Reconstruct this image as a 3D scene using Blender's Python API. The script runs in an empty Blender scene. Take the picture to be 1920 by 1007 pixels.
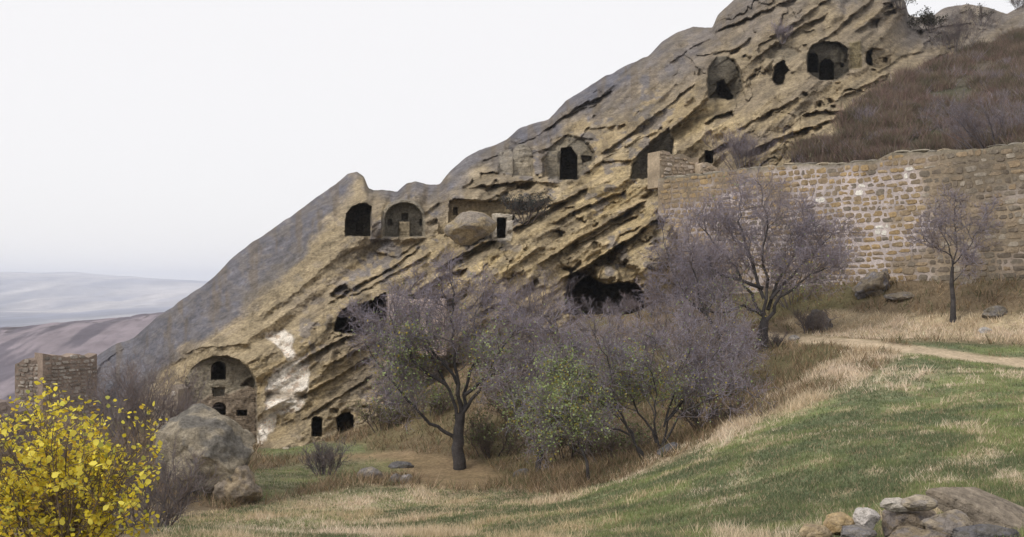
import bpy, math, random
import numpy as np
C = bpy.context.scene.collection
S = bpy.context.scene
FPX = 1867.0; CU = 960.0; HV = 530.0          # focal length in photo pixels, principal column, horizon row

# ------------------------------------------------------------ camera, world, sun
cam_d = bpy.data.cameras.new('camera'); cam = bpy.data.objects.new('camera', cam_d); C.objects.link(cam)
cam_d.sensor_width = 36; cam_d.lens = 36*FPX/1920; cam_d.shift_y = (HV-503.5)/1920
cam_d.clip_end = 60000; cam_d.clip_start = 0.1
cam.rotation_euler = (math.radians(90), 0, 0)
S.camera = cam
w = bpy.data.worlds.new('World'); S.world = w; w.use_nodes = True
nt = w.node_tree; nt.nodes.clear()
sky = nt.nodes.new('ShaderNodeTexSky'); sky.sky_type = 'NISHITA'; sky.sun_disc = False
sun_vec = np.array([-0.62, -0.42, 0.66]); sun_vec /= np.linalg.norm(sun_vec)
sky.sun_elevation = math.asin(sun_vec[2]); sky.sun_rotation = math.atan2(sun_vec[0], sun_vec[1])
mix = nt.nodes.new('ShaderNodeMix'); mix.data_type = 'RGBA'; mix.inputs[0].default_value = 0.93
mix.inputs[7].default_value = (8.9, 8.75, 8.8, 1)      # thick even cloud
nt.links.new(sky.outputs[0], mix.inputs[6])
bg = nt.nodes.new('ShaderNodeBackground'); bg.inputs[1].default_value = 0.092
out = nt.nodes.new('ShaderNodeOutputWorld')
nt.links.new(mix.outputs[2], bg.inputs[0]); nt.links.new(bg.outputs[0], out.inputs[0])
from mathutils import Vector
sd = bpy.data.lights.new('sun', 'SUN'); sd.energy = 1.5; sd.angle = math.radians(22); sd.color = (1, 0.95, 0.86)
so = bpy.data.objects.new('sun', sd); C.objects.link(so)
so.rotation_euler = Vector(sun_vec).to_track_quat('Z', 'Y').to_euler()
S.render.engine = 'CYCLES'
S.view_settings.view_transform = 'Standard'; S.view_settings.look = 'None'
S.view_settings.exposure = 0.3; S.view_settings.gamma = 1; S.view_settings.use_curve_mapping = False
S.cycles.max_bounces = 6; S.cycles.diffuse_bounces = 3; S.cycles.volume_bounces = 4
S.cycles.transparent_max_bounces = 8

# ------------------------------------------------------------ helpers
def W(u, v, Y):                       # photo coordinates and a distance -> a place in the world
    u = np.asarray(u, float); v = np.asarray(v, float); Y = np.asarray(Y, float)
    return np.stack(np.broadcast_arrays((u-CU)/FPX*Y, Y, (HV-v)/FPX*Y), -1)

def hsh(ix, iy, iz, seed):
    h = (ix.astype(np.int64)*374761393 + iy.astype(np.int64)*668265263 + iz.astype(np.int64)*2147483647 + seed*1274126177) & 0xffffffff
    h = ((h ^ (h >> 13))*1274126177) & 0xffffffff
    h = ((h ^ (h >> 16))*2246822519) & 0xffffffff
    return ((h ^ (h >> 15)) & 0xffffff)/float(0xffffff)
def vn2(x, y, seed=0):
    x = np.asarray(x, float); y = np.asarray(y, float)
    ix = np.floor(x); iy = np.floor(y); fx = x-ix; fy = y-iy
    fx = fx*fx*fx*(fx*(fx*6-15)+10); fy = fy*fy*fy*(fy*(fy*6-15)+10)
    z = np.zeros_like(ix)
    a = hsh(ix, iy, z, seed); b = hsh(ix+1, iy, z, seed); c = hsh(ix, iy+1, z, seed); d = hsh(ix+1, iy+1, z, seed)
    return (a*(1-fx)+b*fx)*(1-fy)+(c*(1-fx)+d*fx)*fy
def vn3(p, seed=0):
    i = np.floor(p); f = p-i; f = f*f*(3-2*f); r = 0
    for dx in (0, 1):
        for dy in (0, 1):
            for dz in (0, 1):
                wgt = (f[:, 0] if dx else 1-f[:, 0])*(f[:, 1] if dy else 1-f[:, 1])*(f[:, 2] if dz else 1-f[:, 2])
                r = r+wgt*hsh(i[:, 0]+dx, i[:, 1]+dy, i[:, 2]+dz, seed)
    return r
def fbm(x, y, seed=0, octs=5, g=0.5, lac=2.03):
    s = 0; a = 1; t = 0
    for o in range(octs):
        s = s+a*(vn2(x, y, seed+o*17)-0.5); t += a; a *= g; x = x*lac+3.1; y = y*lac+7.7
    return s/t*2
def sstep(a, b, x):
    t = np.clip((x-a)/(b-a), 0, 1); return t*t*(3-2*t)
def lerp(a, b, t):
    t = np.asarray(t)
    if t.ndim and (np.ndim(a) > t.ndim or np.ndim(b) > t.ndim or np.shape(a) == (3,) or np.shape(b) == (3,)): t = t[..., None]
    return a*(1-t)+b*t
def sdpoly(U, V, poly):               # signed distance, positive inside
    d = np.full(U.shape, 1e18); ins = np.zeros(U.shape, bool)
    n = len(poly)
    for i in range(n):
        x0, y0 = poly[i]; x1, y1 = poly[(i+1) % n]
        ex, ey = x1-x0, y1-y0; wx, wy = U-x0, V-y0
        t = np.clip((wx*ex+wy*ey)/(ex*ex+ey*ey+1e-9), 0, 1)
        d = np.minimum(d, (wx-ex*t)**2+(wy-ey*t)**2)
        if y0 != y1:
            c = ((y0 <= V) != (y1 <= V)) & (U < (x1-x0)*(V-y0)/(y1-y0)+x0)
            ins ^= c
    d = np.sqrt(d)
    return np.where(ins, d, -d)
def distline(U, V, pts):              # distance to a polyline, and on which side (v below line > 0)
    d = np.full(U.shape, 1e18); side = np.zeros(U.shape); tt = np.zeros(U.shape)
    n = len(pts)-1
    for i in range(n):
        x0, y0 = pts[i]; x1, y1 = pts[i+1]
        ex, ey = x1-x0, y1-y0; wx, wy = U-x0, V-y0
        t = np.clip((wx*ex+wy*ey)/(ex*ex+ey*ey+1e-9), 0, 1)
        q = np.sqrt((wx-ex*t)**2+(wy-ey*t)**2)
        cr = ex*wy-ey*wx
        m = q < d
        d = np.where(m, q, d); side = np.where(m, np.sign(cr)*(1 if ex >= 0 else -1), side); tt = np.where(m, (i+t)/n, tt)
    return d, side, tt
class RBF:
    def __init__(s, P, z, lam=0.0, scale=1.0):
        s.P = np.asarray(P, float)/scale; s.sc = scale; n = len(z)
        K = s.k(np.linalg.norm(s.P[:, None]-s.P[None], axis=-1))+lam*np.eye(n)
        A = np.zeros((n+3, n+3)); A[:n, :n] = K; A[:n, n] = 1; A[:n, n+1:] = s.P; A[n, :n] = 1; A[n+1:, :n] = s.P.T
        s.c = np.linalg.solve(A, np.concatenate([z, [0, 0, 0]]))
    def k(s, r): return -r           # biharmonic-like, stays tame between points
    def __call__(s, x, y):
        sh = np.shape(x); q = np.stack([np.ravel(x), np.ravel(y)], -1)/s.sc; o = np.empty(len(q)); n = len(s.P)
        for i in range(0, len(q), 20000):
            b = q[i:i+20000]
            o[i:i+20000] = s.k(np.linalg.norm(b[:, None]-s.P[None], axis=-1))@s.c[:n]+s.c[n]+b@s.c[n+1:]
        return o.reshape(sh)

def new_mesh(name, verts, faces, mat, col=None, smooth=True, sharp=None):
    me = bpy.data.meshes.new(name); verts = np.asarray(verts, np.float32); faces = np.asarray(faces, np.int32)
    k = faces.shape[1]; me.vertices.add(len(verts)); me.vertices.foreach_set('co', verts.ravel())
    me.loops.add(faces.size); me.loops.foreach_set('vertex_index', faces.ravel())
    me.polygons.add(len(faces)); me.polygons.foreach_set('loop_start', np.arange(0, faces.size, k, dtype=np.int32))
    me.polygons.foreach_set('loop_total', np.full(len(faces), k, np.int32))
    me.update(calc_edges=True)
    if smooth: me.polygons.foreach_set('use_smooth', np.ones(len(faces), bool))
    if sharp: me.set_sharp_from_angle(angle=math.radians(sharp))
    if col is not None:
        ca = me.color_attributes.new('Col', 'FLOAT_COLOR', 'POINT')
        c4 = np.ones((len(verts), 4), np.float32); c4[:, :3] = col; ca.data.foreach_set('color', c4.ravel())
    me.materials.append(mat)
    return me
def link(name, me, parent=None, **props):
    o = bpy.data.objects.new(name, me); C.objects.link(o)
    if parent is not None: o.parent = parent
    for k, v in props.items(): o[k] = v
    return o
def thing(name, label, cat, loc, group=None):
    o = bpy.data.objects.new(name, None); C.objects.link(o); o.location = loc; o['label'] = label; o['category'] = cat
    o.empty_display_size = 0.2
    if group: o['group'] = group
    return o
def local(v, loc): return np.asarray(v)-np.asarray(loc)

def material(name, base=(0.3, 0.3, 0.3), attr=True, rough=0.95, n1=(1.0, 0.35), n2=(8.0, 0.3), bump=((3, 0.08), (18, 0.03)), stretch=None,
             tint=None, translucent=0, noise_detail=6):
    m = bpy.data.materials.new(name); m.use_nodes = True; N = m.node_tree.nodes; L = m.node_tree.links; b = N['Principled BSDF']
    b.inputs['Roughness'].default_value = rough; b.inputs['Specular IOR Level'].default_value = 0.15
    if attr:
        a = N.new('ShaderNodeAttribute'); a.attribute_name = 'Col'; col = a.outputs['Color']
    else:
        a = N.new('ShaderNodeRGB'); a.outputs[0].default_value = (*base, 1); col = a.outputs[0]
    tc = N.new('ShaderNodeNewGeometry'); vec = tc.outputs['Position']
    if stretch:
        mp = N.new('ShaderNodeMapping'); mp.inputs['Rotation'].default_value = (0, stretch[0], 0); mp.inputs['Scale'].default_value = stretch[1]
        L.new(vec, mp.inputs[0]); vec2 = mp.outputs[0]
    else: vec2 = vec
    for i, (sc, am) in enumerate((n1, n2)):
        if am <= 0: continue
        t = N.new('ShaderNodeTexNoise'); t.inputs['Scale'].default_value = sc; t.inputs['Detail'].default_value = noise_detail
        t.inputs['Roughness'].default_value = 0.65
        L.new(vec2 if i == 0 else vec, t.inputs['Vector'])
        mr = N.new('ShaderNodeMapRange'); mr.inputs[1].default_value = 0.3; mr.inputs[2].default_value = 0.7
        mr.inputs[3].default_value = 1-am; mr.inputs[4].default_value = 1+am; L.new(t.outputs[0], mr.inputs[0])
        mx = N.new('ShaderNodeVectorMath'); mx.operation = 'SCALE'; L.new(col, mx.inputs[0]); L.new(mr.outputs[0], mx.inputs['Scale']); col = mx.outputs[0]
    if tint:
        t = N.new('ShaderNodeTexNoise'); t.inputs['Scale'].default_value = tint[0]; t.inputs['Detail'].default_value = 5
        L.new(vec, t.inputs['Vector'])
        mr = N.new('ShaderNodeMapRange'); mr.inputs[1].default_value = 0.45; mr.inputs[2].default_value = 0.65; mr.inputs[4].default_value = tint[2]
        L.new(t.outputs[0], mr.inputs[0])
        mm = N.new('ShaderNodeMix'); mm.data_type = 'RGBA'; mm.blend_type = 'MIX'; L.new(mr.outputs[0], mm.inputs[0]); L.new(col, mm.inputs[6])
        mm.inputs[7].default_value = (*tint[1], 1); col = mm.outputs[2]
    L.new(col, b.inputs['Base Color'])
    nrm = None
    for sc, am in bump:
        t = N.new('ShaderNodeTexNoise'); t.inputs['Scale'].default_value = sc; t.inputs['Detail'].default_value = 5; t.inputs['Roughness'].default_value = 0.6
        L.new(vec2, t.inputs['Vector'])
        bp = N.new('ShaderNodeBump'); bp.inputs['Distance'].default_value = am; bp.inputs['Strength'].default_value = 1
        L.new(t.outputs[0], bp.inputs['Height'])
        if nrm is not None: L.new(nrm, bp.inputs['Normal'])
        nrm = bp.outputs[0]
    if nrm is not None: L.new(nrm, b.inputs['Normal'])
    if translucent:
        tr = N.new('ShaderNodeBsdfTranslucent'); L.new(col, tr.inputs[0]); ms = N.new('ShaderNodeMixShader'); ms.inputs[0].default_value = translucent
        L.new(b.outputs[0], ms.inputs[1]); L.new(tr.outputs[0], ms.inputs[2]); L.new(ms.outputs[0], N['Material Output'].inputs[0])
    return m
M_rock = material('sandstone', n1=(0.9, 0.28), n2=(7, 0.45), bump=((1.6, 0.3), (6, 0.12), (22, 0.04)), stretch=(math.radians(33), (0.45, 1, 2.2)))
M_bould = material('boulder_stone', n1=(2.5, 0.28), n2=(11, 0.42), bump=((4, 0.09), (14, 0.05), (45, 0.02)))
M_ground = material('soil', n1=(1.3, 0.28), n2=(9, 0.35), bump=((6, 0.06), (30, 0.02)))
M_hill = material('far_land', n1=(0.02, 0.22), n2=(0.12, 0.25), bump=())
M_mortar = material('lime_mortar', n1=(1.2, 0.25), n2=(9, 0.25), bump=((8, 0.04),))
M_stone = material('wall_stone', n1=(1.4, 0.30), n2=(11, 0.3), bump=((9, 0.03), (30, 0.012)))
M_blade = material('grass_blade', n1=(1, 0), n2=(1, 0), bump=(), translucent=0.25)
M_bark = material('bark', n1=(4, 0.3), n2=(20, 0.3), bump=((25, 0.02),))
M_twig = material('twig_bark', n1=(1, 0.15), n2=(1, 0), bump=())
M_leaf = material('leaf', n1=(3, 0.15), n2=(1, 0), bump=(), rough=0.6, translucent=0.35)

# ------------------------------------------------------------ ground height
GP = [(960,1007,17),(700,1007,18),(420,1007,17),(200,1007,14),(0,1007,13),(1200,1007,15),(1500,1007,12.3),(1920,1007,10),(2200,1007,9),
 (1800,850,16.5),(1600,850,18),(1500,850,19.3),(1300,900,20),(1150,940,21),(1800,760,22.3),(1920,780,20),(1650,740,25),(1500,748,26.5),(1400,795,25.5),(1290,848,25),(1200,885,25),(1110,905,26),
 (1920,700,30),(1700,665,31),(1620,672,31.5),(1560,700,29.5),(1480,735,28.2),(1920,683,32),(1700,650,34),(1500,637,38),(1600,642,36),
 (1920,630,36.5),(1750,622,38),(1600,612,41),(1920,528,39.6),(1920,565,38.2),(1700,524,43),(1600,530,45.3),(1600,580,43),(1720,575,41),(1500,540,47.5),(1400,548,50),(1300,552,52),(1240,556,53.5),(2150,545,36),
 (1430,655,40),(1375,678,38),(1400,700,36.5),(1300,770,34),(1420,735,33.5),(1200,840,32),(1100,880,31.5),(1000,890,32),(1000,820,37),(1100,780,38),(1250,700,41),
 (862,877,35),(930,880,34),(950,910,30),(800,905,30),(700,925,28),(900,940,25),(560,960,25),(420,965,25),(640,940,27),
 (700,855,38),(560,838,43),(490,842,42.5),(660,815,45),(600,826,44.5),(500,880,36),(440,905,30),
 (850,700,46),(760,765,45),(850,780,41),(1000,700,44),(1000,625,49),(1200,590,51),(1100,600,50.5),(900,650,48),
 (380,860,40),(300,860,36),(200,880,27),(100,860,30),(0,830,34),(100,765,48),(0,750,52),(200,790,50),(400,830,47)]
GP = np.array(GP, float); gw = W(GP[:, 0], GP[:, 1], GP[:, 2])
extra = [(0,0,-1.7),(6,2,-1.9),(-6,2,-2.4),(0,6,-2.2),(-20,5,-6),(-30,25,-9),(18,5,-1.5),(30,20,-1.5),(34,36,-1.0),(30,42,0),(-5,52,-7),(-12,52,-8),(-20,56,-9),(0,56,-6),(8,60,-4),(16,58,-3),(-40,60,-14),(0,75,-8),(20,75,-5),(35,60,0),(-3,-8,-1.5),(20,-10,-1)]
gx = np.concatenate([gw[:, 0], [e[0] for e in extra]]); gy = np.concatenate([gw[:, 1], [e[1] for e in extra]]); gzv = np.concatenate([gw[:, 2], [e[2] for e in extra]])
gr = RBF(np.stack([gx, gy], -1), gzv, lam=0.06, scale=10)
def gz_raw(x, y):
    z = gr(np.clip(x, -45, 40), np.clip(y, -12, 80))
    r = np.maximum(np.maximum(-x-34, x-45), np.maximum(y-74, -y-15)); t = sstep(0, 120, r)
    z = z*(1-t)-52*t-np.clip(r-120, 0, 1800)*0.045
    z = z+0.22*fbm(x/5, y/5, 5, 4)*(1-t)+0.07*fbm(x/1.2, y/1.2, 9, 3)*(1-t)
    return z
xs = np.concatenate([-34-np.geomspace(1, 8000, 50)[::-1]+1-0.3, np.arange(-34, 40, 0.25), 40+np.geomspace(1, 8000, 50)-1+0.3])
ys = np.concatenate([-10-np.geomspace(1, 3000, 36)[::-1]+1-0.3, np.arange(-10, 8, 0.5), np.arange(8, 64, 0.25), 64+np.geomspace(1, 7500, 60)-1+0.3])
GX, GY = np.meshgrid(xs, ys); GZ = gz_raw(GX, GY)
def ground_z(x, y):
    x = np.atleast_1d(np.asarray(x, float)); y = np.atleast_1d(np.asarray(y, float))
    i = np.clip(np.searchsorted(xs, x)-1, 0, len(xs)-2); j = np.clip(np.searchsorted(ys, y)-1, 0, len(ys)-2)
    fx = (x-xs[i])/(xs[i+1]-xs[i]); fy = (y-ys[j])/(ys[j+1]-ys[j])
    return (GZ[j, i]*(1-fx)+GZ[j, i+1]*fx)*(1-fy)+(GZ[j+1, i]*(1-fx)+GZ[j+1, i+1]*fx)*fy
def quads(nr, nc):
    i = np.arange(nr*nc).reshape(nr, nc)
    return np.stack([i[:-1, :-1], i[:-1, 1:], i[1:, 1:], i[1:, :-1]], -1).reshape(-1, 4)

GREEN = np.array([0.135, 0.16, 0.085]); GREEN2 = np.array([0.205, 0.235, 0.10]); STRAW = np.array([0.50, 0.405, 0.265]); PALE = np.array([0.68, 0.565, 0.445])
BROWN = np.array([0.165, 0.125, 0.08]); DIRT = np.array([0.30, 0.215, 0.125]); OLIVE = np.array([0.12, 0.115, 0.05])
P_meadow = [(1020,1020),(1080,925),(1180,900),(1290,850),(1400,800),(1500,750),(1620,715),(1700,655),(1960,683),(2400,700),(2400,1400),(900,1400)]
P_crest = [(1110,905),(1280,835),(1400,768),(1480,722),(1560,672),(1650,640),(1700,655),(1690,690),(1790,692),(1800,705),(1700,735),(1560,745),(1440,790),(1320,845),(1180,900)]
P_front = [(330,975),(480,945),(700,915),(1000,925),(1140,945),(1100,985),(1040,1400),(200,1400)]
P_gold = [(1470,600),(1560,585),(1750,592),(1960,590),(2200,590),(2200,640),(1900,640),(1700,636),(1500,632)]
P_green1 = [(480,842),(560,828),(680,832),(700,850),(600,852),(500,858)]
P_green2 = [(470,885),(620,860),(740,862),(760,890),(640,900),(480,940),(440,930)]
P_green3 = [(1690,640),(1960,650),(2200,660),(2200,676),(1960,676),(1750,655)]
P_dirt = [(600,850),(760,846),(840,856),(900,866),(960,900),(900,915),(820,915),(700,870),(560,860)]
P_path = [(2100,706),(1920,683),(1750,661),(1640,647),(1500,636),(1440,632)]
P_foot = [(500,850),(700,780),(760,690),(860,640),(1000,590),(1240,545),(1260,600),(1000,700),(900,800),(820,850),(700,845)]
def ground_cols(x, y, z):
    """returns green, straw, dirt weights for spots on the ground"""
    yy = np.maximum(y, 3); u = x/yy*FPX+CU; v = HV-z/yy*FPX
    wu = 14*fbm(x/1.7, y/1.7, 31, 3)*12/np.maximum(yy, 8)*1.6; wv = wu*0.5
    f = lambda P, s=14: sstep(-s, s, sdpoly(u+wu, v+wv, P))
    mead = f(P_meadow, 10); straw = np.maximum(f(P_crest, 12)*np.clip(0.65+0.9*fbm(x/1.1, y/1.1, 79, 3), 0.1, 1), f(P_front, 14)*0.72); gold = f(P_gold, 8)
    gr_ = np.maximum.reduce([mead, 0.85*f(P_front, 14)*sstep(-0.15, 0.15, fbm(x/0.9, y/0.9, 75, 3)), f(P_green1, 5)*0.7, f(P_green2, 8)*0.5, f(P_green3, 6)])
    mott = fbm(x/1.3, y/1.3, 71, 4); mott2 = fbm(x/3.6, y/3.0, 77, 3)
    d, s, t = distline(u+wu*0.3, v+wv*0.3, P_path); path = 1-sstep(4.5, 10, d+4*mott)
    dirt = np.maximum(f(P_dirt, 8), 0.22*f(P_foot, 15))
    straw = np.clip(straw*(0.8+0.5*mott)+gold, 0, 1)
    fine = fbm(x/0.42, y/0.42, 73, 3); straw = np.maximum(straw*(0.75+0.5*sstep(-0.3, 0.2, fine)), mead*sstep(0.0, 0.5, 0.8*fine+0.5*mott+0.3*mott2)*0.8)
    return u, v, gr_, straw, dirt, path, mott, mott2, gold
u_, v_, g_, s_, d_, p_, mo, mo2, go = ground_cols(GX, GY, GZ)
col = lerp(np.broadcast_to(BROWN, GX.shape+(3,)), OLIVE, sstep(-0.2, 0.4, mo2)*0.6)
fr_ = sstep(-20, 20, sdpoly(u_, v_, P_front)); col = lerp(col, STRAW*0.6, fr_*0.5); col = lerp(col, DIRT, d_*0.75); col = lerp(col, lerp(GREEN, GREEN2, sstep(-0.3, 0.4, mo)), g_); col = lerp(col, STRAW*0.85, s_*0.8)
col = lerp(col, np.array([0.50, 0.40, 0.28]), p_)
far = sstep(80, 200, np.hypot(GX, GY)); col = lerp(col, np.array([0.16, 0.125, 0.10]), far)
me = new_mesh('ground', np.stack([GX, GY, GZ], -1).reshape(-1, 3), quads(*GX.shape), M_ground, col.reshape(-1, 3))
link('ground', me, kind='structure')

# ------------------------------------------------------------ far country
def sheet(name, uarr, Yarr, zfun, cfun):
    Uu, Yy = np.meshgrid(uarr, Yarr); X = (Uu-CU)/FPX*Yy; Z = zfun(X, Yy)
    me = new_mesh(name, np.stack([X, Yy, Z], -1).reshape(-1, 3), quads(*X.shape), M_hill, cfun(X, Yy, Z).reshape(-1, 3))
    link(name, me, kind='structure')
def z_near(X, Y):                 # dry spur across the ravine
    crest = -19.0+0.1*np.clip(X+206, -80, 72)+1.2*fbm(X/60, Y/60, 3, 4)
    d = (Y-400)/90.0
    z = crest-26*(1-np.exp(-d*d*1.1))+2.2*fbm(X/25, Y/25, 21, 5)*np.exp(-d*d)
    gul = np.abs(fbm(X/14+Y/90, Y/40, 23, 3)); return z-2.0*gul*sstep(0, 3, np.abs(d)*3)
def c_near(X, Y, Z):
    n = fbm(X/9, Y/40, 41, 5)+0.4*fbm(X/2.5, Y/14, 45, 3); n2 = fbm(X/5, Y/6, 43, 3)
    c = lerp(np.array([0.24, 0.205, 0.225]), np.array([0.125, 0.11, 0.13]), sstep(-0.15, 0.35, n))
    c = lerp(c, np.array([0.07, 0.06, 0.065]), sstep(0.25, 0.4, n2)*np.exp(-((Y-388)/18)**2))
    return c
sheet('near_hill', np.linspace(-500, 900, 420), np.linspace(230, 520, 150), z_near, c_near)
def z_far(X, Y):
    t = (Y-1200)/5000.0
    crest = np.clip(60-0.055*(X+2980), -30, 63)+9*fbm(X/350, Y/900, 57, 4)
    return -100+12*t+sstep(0.42, 0.93, t)*(88+crest)+14*fbm(X/600, Y/500, 51, 5)*sstep(0.1, 0.5, t)+26*fbm(X/260, Y/300, 53, 4)*sstep(0.3, 0.6, t)*(1-0.8*sstep(0.8,0.95,t))
def c_far(X, Y, Z):
    n = fbm(X/260, Y/1300, 61, 5)
    return (0.85+0.5*fbm(X/60, Y/350, 63, 3))[..., None]*lerp(np.array([0.52, 0.48, 0.46]), np.array([0.17, 0.18, 0.24]), sstep(-0.25, 0.3, n))
sheet('distant_plain', np.linspace(-900, 3200, 260), np.geomspace(1000, 7000, 180), z_far, c_far)

# ------------------------------------------------------------ cliff
RIDGE = [(40,775),(110,722),(175,674),(215,646),(250,633),(300,592),(340,563),(380,536),(400,519),(430,488),(470,456),(520,424),(560,395),(600,366),(630,346),(652,326),(670,321),(683,331),(691,354),(700,358),(722,357),(745,359),(762,344),(780,339),(800,346),(824,347),(845,320),(870,298),(900,281),(930,271),(950,262),(970,243),(1000,231),(1030,222),(1060,190),(1100,165),(1130,145),(1170,126),(1215,106),(1240,80),(1270,61),(1300,50),(1336,53),(1345,30),(1375,2),(1392,-18),(1450,-45),(1600,-55),(1680,-22),(1697,2),(1703,27),(1720,33),(1750,29),(1770,16),(1810,8),(1850,12),(1872,20),(1888,25),(1905,18),(1925,4),(2000,-40),(2230,-110)]
FOOT = [(40,800),(150,830),(300,850),(400,850),(480,850),(560,845),(660,835),(760,790),(850,730),(1000,660),(1150,620),(1240,600),(1300,560),(1500,500),(1920,420),(2230,400)]
BASE = [(40,790,60),(110,724,62),(180,700,56),(250,634,62),(250,700,54),(300,780,49),(400,520,61),(400,600,54),(400,660,48.5),(330,800,47),(410,760,47),(480,840,45),(560,830,45),(650,820,45.5),
 (520,424,63),(520,520,56),(520,600,49),(560,700,47),(640,345,66),(600,440,58),(620,520,51),(680,620,48.5),(600,640,46.8),(700,700,47),(680,325,64),(700,400,57),(760,345,61),(760,440,54),(780,350,60),
 (740,500,52),(700,560,49.5),(850,560,51),(850,330,64),(900,420,56.5),(950,260,72),(980,320,61),(950,380,58),(1060,350,59),(1060,195,75),(1150,250,66),(1150,400,56.5),(1000,460,54),(1100,480,53),(1150,520,51.5),(1220,560,53),(1000,640,50),(1150,610,52),
 (1246,390,54.0),(1250,430,53.3),(1252,480,52.8),(1250,560,52.2),(1200,400,55.3),(1278,400,58),(1280,500,57.5),(1280,580,57),(1240,320,58),(1280,250,63),(1230,100,82),(1330,150,70),(1300,60,84),(1400,200,66),(1400,20,82),(1550,110,69),(1480,0,79),(1600,-50,86),(1690,10,80),(1500,250,60),(1300,330,60),(1700,130,71),(1710,40,88),(1800,30,92),(1920,10,95),
 (1820,130,72),(1920,120,70),(1920,270,45),(1920,400,45),(1700,290,52),(1600,200,62),(1600,300,55),(1500,500,60),(1300,560,60),(1500,330,57),(2230,270,40),(2230,400,40),(2230,100,62),(2230,-100,90),(850,720,49)]
B_ = np.array(BASE, float); rb = RBF(B_[:, :2], B_[:, 2], lam=0.05, scale=200)
ridge = np.array(RIDGE, float); foot = np.array(FOOT, float)
US = np.arange(40, 2230, 1.9); NR = 290; NB = 14
rv = np.interp(US, ridge[:, 0], ridge[:, 1]); fv = np.interp(US, foot[:, 0], foot[:, 1])
ks = np.ones(5)/5; rv = 0.5*rv+0.5*np.convolve(np.pad(rv, 2, 'edge'), ks, 'valid')
rv = rv+1.8*fbm(US/14, US*0, 7, 4)+2.0*fbm(US/60, US*0+5, 8, 2)
fv = fv+30
T = np.linspace(0, 1, NR); T = T**1.0
U = np.repeat(US[None], NR, 0); V = rv[None]+(fv-rv)[None]*T[:, None]
dR = V-rv[None]                                    # height below the skyline
Y = rb(U, V)
Y = Y+5.0*np.exp(-dR/7.0)+2.5*np.exp(-dR/22.0)      # crest rounds away
th = math.radians(35); cs, sn = math.cos(th), math.sin(th)
wob = 20*fbm(U/260, V/260, 101, 3)
s = U*cs-V*sn; n = U*sn+V*cs+wob
inP = lambda P, soft: sstep(-soft, soft, sdpoly(U, V, P))
P_slab = [(0,800),(250,620),(640,310),(700,330),(660,470),(640,520),(560,600),(490,640),(470,680),(330,850),(0,900)]
slab = inP(P_slab, 18)
hill_P = [(1475,330),(1500,275),(1560,245),(1600,195),(1680,150),(1760,120),(1830,90),(1925,58),(2300,0),(2300,700),(1475,700)]
wn = 10*fbm(U/40, V/40, 111, 3)
hill = sstep(-6, 6, sdpoly(U+wn, V+wn, hill_P))
P_band = [(470,830),(440,700),(560,560),(660,440),(810,440),(850,470),(740,560),(800,700),(700,860)]
band = inP(P_band, 25)
rough = (1-0.85*slab)*(1-0.97*hill)*(1-0.62*band)
def saw(ph, k=0.82):
    f = ph-np.floor(ph); return np.where(f < k, f/k, 1-(f-k)/(1-k)); 
amp = np.clip(0.55+1.3*fbm(s/330, n/90, 121, 3), 0, 1.3)
Y -= 1.0*(0.12+rough)*sstep(0.45,1.2,amp)*saw(n/70+2.2*fbm(s/240, n/170, 131, 3), 0.62)
amp2 = np.clip(0.45+1.6*fbm(s/150, n/40, 141, 3), 0, 1.3)
Y -= 0.13*(0.1+rough)*sstep(0.2,1.2,amp2)*saw(n/21+1.3*fbm(s/130, n/90, 151, 3))
Y -= 0.05*(0.1+rough)*sstep(-0.1,0.4,fbm(s/100,n/60,162,2))*saw(n/8.3+1.5*fbm(s/80, n/50, 161, 2), 0.75)
Y += 2.3*fbm(s/150, n/62, 171, 4)*(0.2+0.8*rough)+0.5*fbm(U/45, V/38, 172, 4)*(0.2+0.8*rough)
Y += 0.3*rough*fbm(s/60, n/24, 181, 4)
Y += 0.14*(0.9+0.6*rough)*fbm(s/22, n/11, 191, 4)+0.07*fbm(U/6, V/5, 192, 2)
pit = fbm(U/26, V/22, 193, 3); Y += 0.9*rough*sstep(0.34, 0.55, pit)*sstep(0, 0.4, fbm(U/160, V/160, 195, 2)+0.12)
Y += sstep(1690, 1740, U)*(1-hill)*(1.6*fbm(U/34, V/16, 199, 4)); Y += hill*(0.5*fbm(U/30, V/14, 197, 4))
# the great slab: a flat weathered upper plane, a rounded rim, and a hollowed underside
P_rim = [(262,720),(340,655),(380,640),(440,598),(500,548),(560,492),(600,440),(648,372)]
d_r, s_r, t_r = distline(U, V, P_rim); er = sstep(0, 0.15, t_r)*(1-sstep(0.9, 1, t_r)); Y -= 1.3*np.exp(-(d_r/26.0)**2)*er
P_und = [(485,640),(520,600),(590,545),(650,480),(700,452),(790,452),(740,492),(700,520),(620,560),(570,610),(520,640)]
Y += 2.3*sstep(-26, 34, sdpoly(U, V, P_und))
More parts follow.
